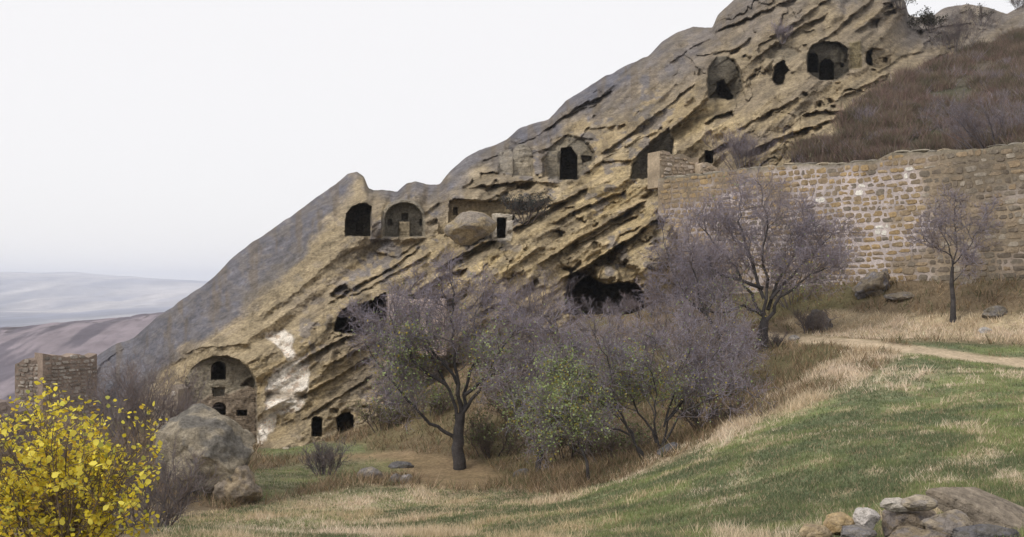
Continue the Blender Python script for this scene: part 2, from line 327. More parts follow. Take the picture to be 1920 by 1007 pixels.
# jointed blocks: each cell of the rock stands a little forward or back of its neighbours
def cells(a, b, seed):
    ia = np.floor(a); ib = np.floor(b); best = np.full(a.shape, 9.0); sec = np.full(a.shape, 9.0); val = np.zeros(a.shape)
    for da in (-1, 0, 1):
        for db in (-1, 0, 1):
            ca = ia+da; cb_ = ib+db; px = ca+hsh(ca, cb_, ca*0, seed); py = cb_+hsh(ca, cb_, ca*0, seed+1); q = np.hypot(a-px, b-py); m = q < best
            sec = np.where(m, best, np.minimum(sec, q)); val = np.where(m, hsh(ca, cb_, ca*0, seed+2), val); best = np.where(m, q, best)
    return val, sec-best
wx = fbm(U/30, V/30, 221, 3)*0.5; wy = fbm(U/30, V/30, 223, 3)*0.5
for (ps, pn, A_, sd_0) in ((120, 46, 0.75, 231), (46, 20, 0.22, 241)):
    cv, ce = cells(s/ps+wx*0.8, n/pn+wy, sd_0); mk = rough*sstep(-0.25, 0.2, fbm(U/130, V/110, sd_0+5, 3)+0.05)
    Y += A_*mk*(cv-0.5)+A_*0.12*mk*sstep(0.10, 0.0, ce)
# scattered bedding breaks
rng = np.random.default_rng(12)
def ledge(pts, depth, below, above=4.0, lip=0.0, crisp=4.0):
    """a bedding edge: the rock under the line is set back, and comes forward again lower down"""
    P = np.array(pts, float); m = max(below, 20)+10
    a = (U > P[:, 0].min()-m) & (U < P[:, 0].max()+m) & (V > P[:, 1].min()-m) & (V < P[:, 1].max()+m)
    if not a.any(): return
    uu = U[a]+3*fbm(U[a]/11, V[a]/11, 201, 2); vv = V[a]+3*fbm(U[a]/11+9, V[a]/11, 203, 2)
    d, sd_, t = distline(uu, vv, pts); ends = sstep(0, 0.12, t)*(1-sstep(0.88, 1, t))
    prof = np.where(sd_ > 0, sstep(0, crisp, d)*np.clip(1-d/below, 0, 1)**0.8, 0)
    lipf = np.where(sd_ <= 0, np.clip(1-d/above, 0, 1), np.clip(1-d/2.0, 0, 1))
    Y[a] += (depth*prof-lip*lipf)*ends
for i in range(70):
    u0 = rng.uniform(700, 1680); v0 = rng.uniform(np.interp(u0, US, rv)+14, min(np.interp(u0, US, fv)-20, 620))
    if rough[min(NR-1, max(0, int((v0-np.interp(u0, US, rv))/max(1, np.interp(u0, US, fv)-np.interp(u0, US, rv))*NR))), int((u0-40)/1.9)] < 0.6: continue
    ln = rng.uniform(25, 130); a0 = math.radians(rng.normal(35, 6)); k = 4
    pts = [(u0+ln*j/k*math.cos(a0), v0-ln*j/k*math.sin(a0)+rng.normal(0, 2.5)) for j in range(k+1)]
    ledge(pts, rng.uniform(0.3, 1.1), rng.uniform(12, 30), 9, rng.uniform(0, 0.25), rng.uniform(4, 11))
LEDGES = [([(1180,302),(1205,282),(1240,255),(1290,215),(1330,180),(1385,140)],3.2,42,10,0.7),([(610,572),(650,545),(700,520),(745,492),(800,452)],0.8,16,8,0.3),
 ([(640,560),(700,535),(760,500),(815,470)],0.6,12,4,0.2),([(700,470),(745,480),(790,450)],0.5,14,4,0.2),([(815,505),(850,485),(905,455),(935,450)],1.1,18,6,0.4),
 ([(845,372),(880,374),(930,377),(1010,379)],1.4,10,10,0.5),([(870,352),(920,345),(980,340),(1050,345)],0.8,16,8,0.5),([(1050,528),(1090,505),(1140,470),(1190,440),(1250,395)],1.7,30,8,0.6),
 ([(1330,62),(1390,38),(1450,12),(1500,-8)],1.2,16,8,0.4),([(1440,70),(1480,48),(1540,5),(1570,-20)],1.3,22,8,0.4),([(1520,85),(1560,62),(1600,25),(1650,-12)],1.8,26,8,0.3),
 ([(1300,105),(1340,98),(1390,90)],0.8,14,6,0.3),([(1318,232),(1345,218),(1375,205)],1.5,14,8,0.6),([(1210,270),(1270,235),(1330,195)],0.8,18,6,0.3),
 ([(1500,215),(1550,205),(1600,212)],0.8,12,6,0.5),([(1570,185),(1640,150),(1670,135)],0.9,14,6,0.4),([(1380,245),(1430,215),(1500,180)],0.8,14,6,0.3),
 ([(900,300),(940,290),(960,262)],0.7,14,5,0.2),([(945,262),(975,268),(1010,255)],0.8,8,5,0.2),([(1010,290),(1060,252),(1120,262)],0.8,16,5,0.2),
 ([(545,690),(600,655),(650,630),(700,622)],0.7,14,6,0.3),([(560,790),(640,740),(700,700)],0.4,12,5,0.2),([(560,745),(640,700),(720,650)],0.5,14,5,0.2),([(600,690),(680,650),(740,628)],0.5,10,5,0.2),
 ([(168,750),(176,700),(190,680),(250,640)],1.0,24,6,0.3,8),([(340,665),(380,650),(430,648),(480,640)],0.4,26,8,0.2,12),([(440,655),(520,600),(600,540)],0.55,34,12,0.1,14),
 ([(470,600),(560,545),(640,470),(690,450)],0.5,30,12,0.1,12),([(640,330),(625,380),(610,430)],0.6,24,8,0.1,12),([(690,447),(740,450),(800,446)],0.3,16,4,0.2,9),
 ([(1000,180),(1060,215),(1130,190)],0.5,18,6,0.2),([(1090,330),(1130,300),(1190,300)],0.6,14,6,0.2),([(1030,420),(1090,390),(1180,352)],0.9,14,6,0.4),([(1080,460),(1150,420),(1200,400)],0.8,14,6,0.4)]
LEDGES += [([(880,470),(960,430),(1040,385),(1110,345)],1.3,22,10,0.5),([(1000,500),(1080,450),(1150,410),(1215,370)],1.2,18,8,0.4),([(1120,290),(1180,250),(1260,190),(1310,150)],1.0,24,10,0.4),
 ([(1000,260),(1080,200),(1160,165)],0.7,22,10,0.3),([(1390,290),(1450,262),(1520,235)],1.1,16,8,0.4),([(1270,330),(1320,290),(1370,262)],1.0,16,6,0.3),([(1400,120),(1440,90),(1500,50),(1560,20)],1.4,24,8,0.4),
 ([(1600,60),(1650,30),(1690,10)],1.2,18,8,0.4),([(1250,120),(1300,85),(1340,70)],0.7,18,6,0.2),([(930,400),(1000,392),(1060,375)],0.8,12,5,0.3),([(760,560),(820,520),(880,500)],1.0,18,8,0.4),
 ([(1100,560),(1160,440),(1210,420)],0.6,16,6,0.2),([(1040,300),(1100,240),(1160,235)],0.6,16,5,0.2),([(1480,250),(1560,225),(1590,200)],0.9,12,5,0.3),([(1640,140),(1690,105),(1740,90)],0.9,14,6,0.3),([(1710,60),(1760,50),(1830,40)],1.0,16,6,0.3)]
for a in LEDGES: ledge(*a)

# colours of the rock
TAN = np.array([0.395, 0.315, 0.20]); OCHRE = np.array([0.42, 0.32, 0.175]); GREYT = np.array([0.29, 0.235, 0.165]); LICH = np.array([0.135, 0.135, 0.162]); DARK = np.array([0.16, 0.125, 0.085])
PLAST = np.array([0.88, 0.81, 0.71]); YEL = np.array([0.60, 0.46, 0.235])
c = lerp(np.broadcast_to(TAN, U.shape+(3,)), GREYT, sstep(-0.25, 0.35, fbm(s/180, n/60, 301, 4)))
c = lerp(c, OCHRE, (0.55-0.3*slab)*sstep(0.0, 0.4, fbm(s/120, n/26, 303, 4)))
yel = np.exp(-((U-1150)/95)**2-((V-380)/60)**2)+np.exp(-((U-930)/90)**2-((V-485)/35)**2)+0.6*np.exp(-((U-1330)/90)**2-((V-240)/50)**2)+0.7*np.exp(-((U-1180)/80)**2-((V-500)/40)**2)
c = lerp(c, YEL, np.clip(yel, 0, 1)*sstep(-0.25, 0.35, fbm(s/90, n/12, 305, 3)+0.1)*0.7)
bandw = np.interp(U, [0, 250, 450, 640, 700, 850, 1000, 1250, 1400, 1700, 1750, 2200], [130, 190, 180, 110, 20, 60, 70, 100, 110, 90, 100, 120])
lf = sstep(0.62, -0.25, (dR/bandw)*0.75-0.25+0.55*fbm(s/50, n/26, 307, 4))
c = lerp(c, LICH, 0.85*lf*(1-0.75*slab))
P_lich = [(100,760),(110,700),(175,660),(250,610),(400,490),(520,400),(640,320),(668,322),(648,372),(600,440),(560,492),(500,548),(440,598),(380,640),(340,655),(270,740),(230,800),(100,820)]
wl = 16*fbm(s/45, n/22, 351, 4); lich2 = sstep(-12, 12, sdpoly(U+wl, V+wl, P_lich)); c = lerp(c, LICH*(1+0.25*fbm(s/28, n/12, 353, 4))[..., None], 0.9*lich2*(0.82+0.18*sstep(-0.3, 0.1, fbm(U/12, V/10, 355, 3))))
c = lerp(c, np.array([0.20, 0.165, 0.11]), 0.45*sstep(60, 5, np.abs(n-0.0-np.interp(U, [300, 700], [760, 720])))*slab*sstep(0.0, 0.3, fbm(U/60, V/60, 357, 2)+0.1))
sp = sstep(0.18, 0.34, fbm(U/22, V/16, 309, 4)); c = lerp(c, LICH*1.05, 0.6*sp*sstep(-0.15, 0.3, fbm(U/150, V/150, 311, 2)+0.1)*(0.4+0.6*(1-slab))); c = lerp(c, np.array([0.17,0.14,0.10]), 0.5*sstep(0.1,0.4,fbm(s/45,n/14,312,4))*(1-slab))
c = lerp(c, DARK, 0.5*sstep(0.2, 0.5, fbm(U/14, V/70, 313, 3)))
rw = np.array([0.235, 0.19, 0.135]); up = sstep(260, 60, V)*sstep(1150, 1350, U); c = lerp(c, rw, 0.45*up)
c *= (1+0.34*(1-0.5*slab)*fbm(s/34, n/4.5, 315, 4))[..., None]; c = lerp(c, TAN*1.25, 0.5*sstep(0.2, 0.45, fbm(s/70, n/9, 316, 3))*slab*(1-lich2))
c *= (1+0.16*fbm(U/6, V/6, 317, 2))[..., None]
HB = np.array([0.14, 0.115, 0.09]); hc = lerp(np.broadcast_to(HB, U.shape+(3,)), np.array([0.10, 0.10, 0.065]), sstep(-0.2, 0.3, fbm(U/60, V/25, 321, 4)))
c = lerp(c, hc, hill)
# lime-washed masonry remains on the rock face
P_plast = [(500,622),(535,618),(552,632),(548,655),(560,668),(578,664),(580,700),(575,740),(560,770),(520,778),(515,800),(492,832),(482,830),(484,795),(497,770),(500,720),(515,690),(540,678),(528,655),(512,640),(500,634)]
sp_ = sdpoly(U+4*fbm(U/9, V/9, 331, 3), V+4*fbm(U/9+4, V/9, 333, 3), P_plast); pl = sstep(-2.5, 2.5, sp_)
Y += 0.28*pl-0.03*pl*saw(V/6.0)
plc = lerp(np.broadcast_to(PLAST, U.shape+(3,)), np.array([0.50, 0.36, 0.26]), 0.7*sstep(0.15, 0.5, fbm(U/9, V/6, 335, 3)))
plc = lerp(plc, np.array([0.36, 0.29, 0.21]), sstep(730, 736, V)*(1-sstep(746, 752, V))*0.7)
c = lerp(c, plc, pl*(0.78+0.22*sstep(-0.4, 0.0, fbm(U/15, V/11, 337, 3)+0.1)))
Y += 0.5*np.exp(-((V-742)/8)**2)*pl
Y += 0.6*np.exp(-((U-530)/9)**2-((V-648)/7)**2)

# rooms, niches and doors cut in the rock ------------------------------------
def arch(u0, u1, vt, vb, rise=1.0, n_=9):
    r = (u1-u0)/2; h = min(r*rise, vb-vt); m = (u0+u1)/2
    return [(u0, vb)]+[(m-r*math.cos(math.pi*i/n_), vt+h-h*math.sin(math.pi*i/n_)) for i in range(n_+1)]+[(u1, vb)]
def rect(u0, u1, v0, v1): return [(u0, v0), (u1, v0), (u1, v1), (u0, v1)]
STONEG = np.array([0.25, 0.225, 0.18])  # darkened multiples of it paint extra shade into recesses and openings
cav = np.zeros(U.shape, int)-1; cav_names = []; cdep = np.zeros(U.shape)
def cut(poly, depth, name=None, flat=0.8, soft=1.6, wob_=1.5, colr=None, cmix=0.7, slope=0.0, dome=0.0, label=None):
    P = np.array(poly); m = 12
    a = (U > P[:, 0].min()-m) & (U < P[:, 0].max()+m) & (V > P[:, 1].min()-m) & (V < P[:, 1].max()+m)
    uu, vv = U[a], V[a]
    d = sdpoly(uu+wob_*fbm(uu/7, vv/7, 401, 2), vv+wob_*fbm(uu/7+5, vv/7, 403, 2), poly)
    f = sstep(-soft*0.6, soft, d); ins = d > soft; yc = Y[a][ins].mean() if ins.any() else Y[a].mean()
    vb = P[:, 1].max(); vt = P[:, 1].min()
    dd = depth*(1-slope*np.clip((vv-vt)/(vb-vt), 0, 1))
    if dome: dd = depth*np.clip(d/dome, 0, 1)**0.6
    tgt = lerp(Y[a], np.full(uu.shape, yc), flat)+dd+0.05*depth**0.5*fbm(uu/9, vv/9, 405, 3)
    Y[a] = lerp(Y[a], tgt, f)
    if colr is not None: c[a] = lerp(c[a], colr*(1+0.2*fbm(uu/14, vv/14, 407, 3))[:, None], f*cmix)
    if name:
        cav_names.append((name, label)); q = cav[a]; q[d > 0.2] = len(cav_names)-1; cav[a] = q
# 1 vaulted hall low on the left
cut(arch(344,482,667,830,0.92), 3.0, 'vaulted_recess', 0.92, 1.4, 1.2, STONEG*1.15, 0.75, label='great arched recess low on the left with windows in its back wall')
cut([(350,772),(372,752),(400,735),(430,738),(470,722),(482,730),(482,830),(350,830)], -0.22, None, 0.3, 3, 3, np.array([0.33, 0.255, 0.19]), 0.75)
cut(arch(397,423,678,711,1), 3.2, 'rock_window', 0.9, 1.0, 0.4, STONEG); cut(rect(399,422,727,743), 0.5, 'rock_niche', 0.9, 1, 0.8, STONEG)
cut(arch(399,423,755,778,1), 2.4, 'rock_window', 0.9, 1, 0.6, STONEG); cut(rect(445,463,769,779), 1.6, 'rock_window', 0.9, 1, 0.8); cut(rect(357,372,764,776), 1.8, 'rock_window', 0.9, 1, 1)
cut([(452,722),(470,706),(478,712),(476,725)], 0.5, None)
# 2, 3 natural hollows in the middle left
cut([(620,552),(630,540),(650,533),(658,545),(652,560),(632,565),(622,560)], 1.6, 'rock_hollow', 0.3, 3, 3)
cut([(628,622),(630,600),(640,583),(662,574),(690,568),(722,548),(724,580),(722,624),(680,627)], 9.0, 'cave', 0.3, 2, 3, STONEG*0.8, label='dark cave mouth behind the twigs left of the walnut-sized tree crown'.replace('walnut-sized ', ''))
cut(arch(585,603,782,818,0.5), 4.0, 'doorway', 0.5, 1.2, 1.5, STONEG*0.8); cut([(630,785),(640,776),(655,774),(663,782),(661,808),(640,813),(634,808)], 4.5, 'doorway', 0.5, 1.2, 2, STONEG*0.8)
# 4 two openings on the terrace
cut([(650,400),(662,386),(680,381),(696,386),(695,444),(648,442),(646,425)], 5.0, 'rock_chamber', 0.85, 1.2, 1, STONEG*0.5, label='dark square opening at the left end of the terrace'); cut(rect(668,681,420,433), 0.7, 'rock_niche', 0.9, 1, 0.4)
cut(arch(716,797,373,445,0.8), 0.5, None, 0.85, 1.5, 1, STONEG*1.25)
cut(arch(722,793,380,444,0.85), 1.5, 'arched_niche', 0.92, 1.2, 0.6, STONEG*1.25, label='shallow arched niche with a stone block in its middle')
cut(rect(754,764,401,412), 0.7, 'rock_niche', 0.9, 1, 0.3); cut(arch(728,735,411,422), 0.6, 'rock_niche', 0.9, 1, 0.3); cut(arch(787,792,411,422), 0.6, 'rock_niche', 0.9, 1, 0.3)
cut(rect(748,769,415,446), -0.8, 'stone_block', 0.9, 1, 0.6, TAN*1.1)
cut(arch(822,836,405,440,0.6), 0.5, 'rock_niche', 0.7, 1.5, 1)
# 5 dwelling behind the round boulder
cut([(842,376),(880,375),(940,378),(1000,380),(990,392),(962,398),(964,412),(940,420),(900,424),(842,418)], 2.2, 'rock_shelter', 0.9, 1.5, 1.5, TAN*1.1, 0.8, label='long low rock shelter with a flat back wall behind the round boulder')
cut(arch(850,857,389,403,0.4), 0.9, 'rock_window', 0.9, 1, 0.3)
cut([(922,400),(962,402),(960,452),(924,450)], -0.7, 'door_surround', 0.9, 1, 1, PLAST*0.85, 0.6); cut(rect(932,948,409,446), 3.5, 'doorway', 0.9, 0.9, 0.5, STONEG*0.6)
# 6 blind arch
cut([(935,285),(960,278),(962,328),(935,322)], 0.8, None, 0.6, 1.5, 1, STONEG*1.5, 0.4)
cut(arch(961,998,270,331,0.95), 1.0, 'blind_arch', 0.9, 1.2, 0.6, STONEG*1.5, 0.5, label='shallow blind arch near the skyline')
# 7 tall door in an irregular recess
cut([(1018,300),(1030,280),(1050,262),(1075,250),(1098,262),(1114,285),(1112,302),(1098,318),(1085,338),(1030,336)], 2.8, 'rock_recess', 0.6, 3, 3, STONEG*0.8, 0.7)  # darker fill: shade put into the colour so the recess reads deep
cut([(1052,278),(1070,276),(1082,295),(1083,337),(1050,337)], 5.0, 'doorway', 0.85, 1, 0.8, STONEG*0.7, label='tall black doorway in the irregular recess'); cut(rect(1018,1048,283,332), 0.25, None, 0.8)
cut([(1090,292),(1108,294),(1110,302),(1092,306)], 0.8, None, 0.5, 2, 1)
# 8 room under the long overhang
cut([(1184,310),(1200,288),(1225,262),(1255,240),(1262,260),(1258,335),(1182,336)], 3.0, 'rock_shelter', 0.8, 2, 2, STONEG*0.7, 0.8, label='room under the long slanting overhang beside the small wall')
cut(rect(1217,1234,307,328), 3.0, 'rock_window', 0.9, 0.9, 0.4, STONEG*0.6)
cut(rect(1322,1336,283,306), 3.0, 'rock_window', 0.9, 0.9, 0.6, STONEG*0.6)
# 9 the upper row
cut([(1328,185),(1326,150),(1330,125),(1342,108),(1358,104),(1376,112),(1388,135),(1392,165),(1380,187)], 3.4, 'arched_niche', 0.85, 2, 1.5, STONEG*0.6, 0.85, label='tall rounded niche of the upper row with a dark hole at its foot')
cut([(1344,155),(1356,150),(1362,165),(1374,180),(1372,188),(1352,184),(1344,175)], 3.0, 'rock_hollow', 0.6, 1.2, 1.5); cut(arch(1309,1314,128,142), 0.6, 'rock_niche')
cut([(1432,100),(1450,85),(1490,88),(1500,100),(1480,118),(1448,120)], 0.8, None, 0.4, 6, 4, STONEG*0.8, 0.5)
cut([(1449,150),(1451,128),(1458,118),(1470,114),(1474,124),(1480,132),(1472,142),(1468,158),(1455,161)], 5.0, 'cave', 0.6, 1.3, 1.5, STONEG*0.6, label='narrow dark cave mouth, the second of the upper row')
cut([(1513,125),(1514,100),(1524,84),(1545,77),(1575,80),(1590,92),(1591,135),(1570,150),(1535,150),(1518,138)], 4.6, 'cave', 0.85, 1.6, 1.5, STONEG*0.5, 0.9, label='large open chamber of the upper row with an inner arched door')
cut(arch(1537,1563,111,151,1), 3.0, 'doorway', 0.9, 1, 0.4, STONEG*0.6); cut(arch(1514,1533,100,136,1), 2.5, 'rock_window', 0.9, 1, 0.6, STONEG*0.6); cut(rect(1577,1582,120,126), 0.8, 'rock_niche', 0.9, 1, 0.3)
cut([(1592,80),(1615,75),(1616,128),(1593,130)], 0.5, None, 0.8, 2, 1, np.array([0.23, 0.19, 0.10]), 0.7)
cut([(1622,115),(1624,98),(1636,89),(1648,92),(1668,92),(1670,120),(1650,130),(1632,126)], 1.3, 'rock_hollow', 0.7, 1.5, 1.2)
cut([(1623,112),(1625,98),(1636,91),(1633,105),(1636,122),(1627,122)], 3.0, 'rock_hollow', 0.7, 1.2, 0.8); cut([(1655,108),(1664,108),(1662,118),(1655,118)], 0.8)
# 10 wide low cave at the foot of the rock
cut([(1075,520),(1110,500),(1150,470),(1165,490),(1200,505),(1218,540),(1100,540)], 1.6, 'rock_recess', 0.3, 5, 4)
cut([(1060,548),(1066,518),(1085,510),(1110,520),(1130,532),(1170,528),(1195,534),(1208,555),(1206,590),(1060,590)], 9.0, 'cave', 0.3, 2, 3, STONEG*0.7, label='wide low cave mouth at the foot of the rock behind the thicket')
cut([(1110,500),(1135,495),(1160,508),(1165,528),(1120,525)], -0.8, None, 0.3, 4, 2)
cut([(720,560),(745,548),(750,600),(722,624)], -0.6, None, 0.4, 3, 2)
cut([(1240,585),(1190,420),(1250,330),(1250,600)], 0.3, None, 0.0, 6, 3)
PTS = W(U, V, Y)
# the crest turns over and falls away behind
back = []
r0 = PTS[0]; dn = np.array([0.35, 0.9, 1.8, 3.2, 5.2, 8, 12, 17, 24, 32, 42, 54, 68, 84]); up_n = 0.3*fbm(US/30, US*0, 411, 3)
for k_, dd in enumerate(dn):
    z = r0[:, 2]-0.02*dd-0.011*dd**2+0.0; z = np.maximum(z-0.25*dd*0.4, -60); p = r0.copy(); p[:, 1] += dd; p[:, 0] *= (p[:, 1]/r0[:, 1])**0.4; p[:, 2] = z+up_n*0; back.append(p)
ALL = np.concatenate([np.array(back[::-1]), PTS], 0); cb = np.repeat(c[:1], NB, 0); CALL = np.concatenate([cb, c], 0)
F = quads(*ALL.shape[:2])
cavA = np.concatenate([np.full((NB, len(US)), -1), cav], 0)[:-1, :-1].ravel(); hillA = np.concatenate([np.repeat(hill[:1], NB, 0), hill], 0)[:-1, :-1].ravel() > 0.5
fl = ALL.reshape(-1, 3); fc = np.clip(CALL.reshape(-1, 3), 0.01, 0.9)
def sub(name, mask, parent=None, **pr):
    f = F[mask]
    if len(f) < 4: return None
    used, inv = np.unique(f.ravel(), return_inverse=True)
    return link(name, new_mesh(name, fl[used], inv.reshape(-1, 4), M_rock, fc[used], sharp=50), parent, **pr)
cliff = sub('cliff', (cavA < 0) & ~hillA, kind='structure')
sub('hillside', hillA & (cavA < 0), kind='structure')
for i, (nm, lb) in enumerate(cav_names):
    o = sub(nm, cavA == i, cliff)
    if o and lb: o['label'] = lb
def on_cliff(u, v):
    ci = int(np.clip(round((u-US[0])/1.9), 0, len(US)-1)); ri = int(np.clip(round((v-rv[ci])/(fv[ci]-rv[ci])*(NR-1)), 0, NR-1)); return PTS[ri, ci].copy()

# ------------------------------------------------------------ rocks
_ico = {}
def ico(sub_):
    if sub_ not in _ico:
        import bmesh
        bm = bmesh.new(); bmesh.ops.create_icosphere(bm, subdivisions=sub_, radius=1); v = np.array([q.co[:] for q in bm.verts]); f = np.array([[q.index for q in x.verts] for x in bm.faces]); bm.free(); _ico[sub_] = (v, f)
    return _ico[sub_]
def rock_mesh(name, size, seed, colr, sub_=4, lump=0.35, facet=7, tilt=(0, 0, 0), lich=0.4, col2=None, cutk=0.85, sharp=60):
    v, f = ico(sub_); r = np.random.default_rng(seed); q = v.copy()
    for i in range(facet):                            # broken planes
        d = r.normal(size=3); d /= np.linalg.norm(d); h = r.uniform(0.62, 0.88); e = q@d
        q -= np.outer(np.clip(e-h, 0, None)*cutk, d)
    nn = sum(a*(vn3(v*k+seed*3.3, seed+j)-0.5) for j, (a, k) in enumerate(((1, 1.3), (0.5, 2.9), (0.28, 6.1), (0.15, 13))))
    q = q*(1+lump*nn)[:, None]
    q = q*np.array(size)
    cx, cy, cz = [math.radians(t) for t in tilt]
    Rx = np.array([[1, 0, 0], [0, math.cos(cx), -math.sin(cx)], [0, math.sin(cx), math.cos(cx)]]); Ry = np.array([[math.cos(cy), 0, math.sin(cy)], [0, 1, 0], [-math.sin(cy), 0, math.cos(cy)]]); Rz = np.array([[math.cos(cz), -math.sin(cz), 0], [math.sin(cz), math.cos(cz), 0], [0, 0, 1]])
    q = q@(Rz@Ry@Rx).T
    m1 = sstep(0.45, 0.6, vn3(v*2.3+seed, seed+5)*0.6+vn3(v*7+seed, seed+6)*0.4)
    cc = lerp(np.broadcast_to(np.array(colr), v.shape), np.array(col2) if col2 is not None else LICH*1.3, m1*lich)
    return new_mesh(name, q, f, M_bould, cc, sharp=sharp)
def rock(name, label, u, v, Y_, wpx, hpx, seed, colr, deep=None, group=None, seat=True, **kw):
    """u,v: middle of the stone in the photo"""
    p = W(u, v, Y_); sx = wpx/2/FPX*Y_; sz = hpx/2/FPX*Y_
    if seat: p[2] = min(p[2], float(ground_z(p[0], p[1])[0])+sz*(0.62 if u < 1450 else 0.25))
    me = rock_mesh(name, (sx*1.15, deep or (sx+sz)*0.55, sz*1.15), seed, colr, **kw)
    o = link(name, me); o.location = p; o['label'] = label; o['category'] = 'rock'
    if group: o['group'] = group
    return o
GB = (0.22, 0.20, 0.165)
rock('boulder', 'huge grey lichened boulder standing in front of the great arched recess', 384, 870, 27, 196, 180, 5, (0.29, 0.25, 0.19), seat=False, cutk=0.95, sharp=45, sub_=6, lump=0.36, facet=13, lich=0.75, col2=(0.125, 0.12, 0.115), deep=1.5)
rock('boulder', 'tan broken block against the lower right side of the huge boulder', 440, 918, 26.3, 74, 84, 8, (0.30, 0.24, 0.165), sub_=5, lump=0.5, facet=11, lich=0.3)
p = on_cliff(888, 440)
rock('boulder', 'round tan boulder wedged on the ledge beside the small black doorway', 885, 428, p[1]-1.5, 84, 58, 21, (0.33, 0.265, 0.17), seat=False, sub_=5, lump=0.22, facet=8, lich=0.45, deep=1.3)
rock('rock', 'pale pointed rock lying in grass at the path, left of the tree trunk', 695, 892, 31.3, 46, 34, 31, (0.29, 0.25, 0.20), lich=0.5)
rock('rock', 'small dark stone beside the pale pointed rock', 742, 900, 30.6, 24, 20, 33, (0.2, 0.18, 0.17))
rock('rock', 'small light grey stone nearer the tree trunk', 762, 898, 30.3, 20, 18, 34, (0.30, 0.27, 0.25))
rock('rock', 'long dark stone half buried on the slope above the pale rock', 748, 873, 35.5, 46, 14, 36, (0.16, 0.15, 0.14))
rock('rock', 'dark stone in the gully right of the tree trunk', 978, 890, 32, 30, 22, 37, (0.13, 0.12, 0.11))
rock('rock', 'dark flat slab on the crest beneath the thicket', 1255, 838, 26.4, 46, 18, 38, (0.12, 0.12, 0.13), tilt=(0, -20, 0))
rock('rock', 'pale little stone on the bare earth below the doorways', 535, 836, 42.5, 14, 7, 39, (0.45, 0.38, 0.28))
rock('rock', 'pointed light outcrop leaning on the foot of the masonry wall', 1640, 520, 43.8, 76, 50, 41, (0.24, 0.20, 0.15), sub_=5, lump=0.6, facet=11, tilt=(0, -28, 0), lich=0.7)
rock('rock', 'dark low rocks in scrub right of the leaning outcrop', 1690, 548, 42.2, 50, 16, 42, (0.22, 0.185, 0.14), lump=0.5)
rock('rock', 'dark rough stump of rock right of the big bare tree', 1530, 588, 41.5, 42, 44, 43, (0.18, 0.15, 0.12), sub_=5, lump=0.6, facet=4)
rock('rock', 'white stone at the foot of the dark rock stump', 1488, 606, 40.3, 22, 14, 44, (0.5, 0.46, 0.42))
rock('rock', 'dark mossy rock at the foot of the small bare tree by the wall', 1865, 556, 38, 44, 24, 45, (0.2, 0.175, 0.14), lump=0.5)
rock('rock', 'pale stone on the dark mossy rock by the wall', 1847, 557, 36.9, 24, 12, 46, (0.46, 0.43, 0.4))
# stones in the near right corner
fg = [('long flat brown slab jutting in from the right edge of the corner heap', 1866, 966, 10.6, 235, 46, 51, (0.27, 0.225, 0.175), dict(tilt=(14, 17, 0), cutk=1.0, sharp=32, sub_=6, facet=16, lump=0.10, lich=0.35, deep=0.6, col2=(0.14, 0.12, 0.105))),
 ('squat brown block carrying the pale cap stone', 1706, 982, 10.3, 130, 60, 52, (0.25, 0.20, 0.15), dict(sub_=5, lump=0.25, facet=13, cutk=1.0, sharp=35, lich=0.4)),
 ('rounded pale cap stone on top of the heap', 1722, 944, 10.15, 62, 26, 53, (0.40, 0.34, 0.26), dict(sub_=5, lump=0.2)),
 ('whitish flat stone left of the rounded cap stone', 1682, 946, 10.2, 52, 24, 54, (0.52, 0.47, 0.41), dict(sub_=5, lump=0.3, lich=0.15)),
 ('chalk white jagged stone in the gap of the heap', 1628, 972, 10.2, 46, 46, 55, (0.62, 0.57, 0.53), dict(sub_=5, lump=0.35, facet=14, cutk=1.0, sharp=35, lich=0.1)),
 ('ochre rounded stone, the tallest at the left end of the heap', 1573, 982, 10.3, 52, 40, 56, (0.46, 0.34, 0.19), dict(sub_=5, lump=0.2, lich=0.15)),
 ('pale ochre egg-shaped stone at the far left end of the heap', 1531, 998, 10.2, 54, 32, 57, (0.45, 0.35, 0.22), dict(sub_=5, lump=0.15, lich=0.15)),
 ('dark grey wedge stone below the chalk white one', 1605, 1002, 9.9, 66, 34, 58, (0.21, 0.19, 0.17), dict(sub_=5, lump=0.15, facet=13, cutk=1.0, sharp=35)),
 ('brown stone with a round hollow below the cap stone', 1780, 985, 10.0, 84, 44, 59, (0.30, 0.25, 0.19), dict(sub_=5, lump=0.4)),
 ('dark lumpy stone at the bottom edge under the long slab', 1850, 1003, 9.7, 120, 34, 60, (0.13, 0.12, 0.11), dict(sub_=5, lump=0.45)),
 ('tan shattered stone at the bottom edge of the heap', 1720, 1012, 9.7, 110, 36, 61, (0.27, 0.215, 0.15), dict(sub_=5, lump=0.45))]
for lb, u0, v0, y0, w0, h0, sd0, c0, kw in fg: rock('rock', lb, u0, v0, y0, w0, h0, sd0, c0, seat=False, group='loose stones heaped in the near corner', **kw)

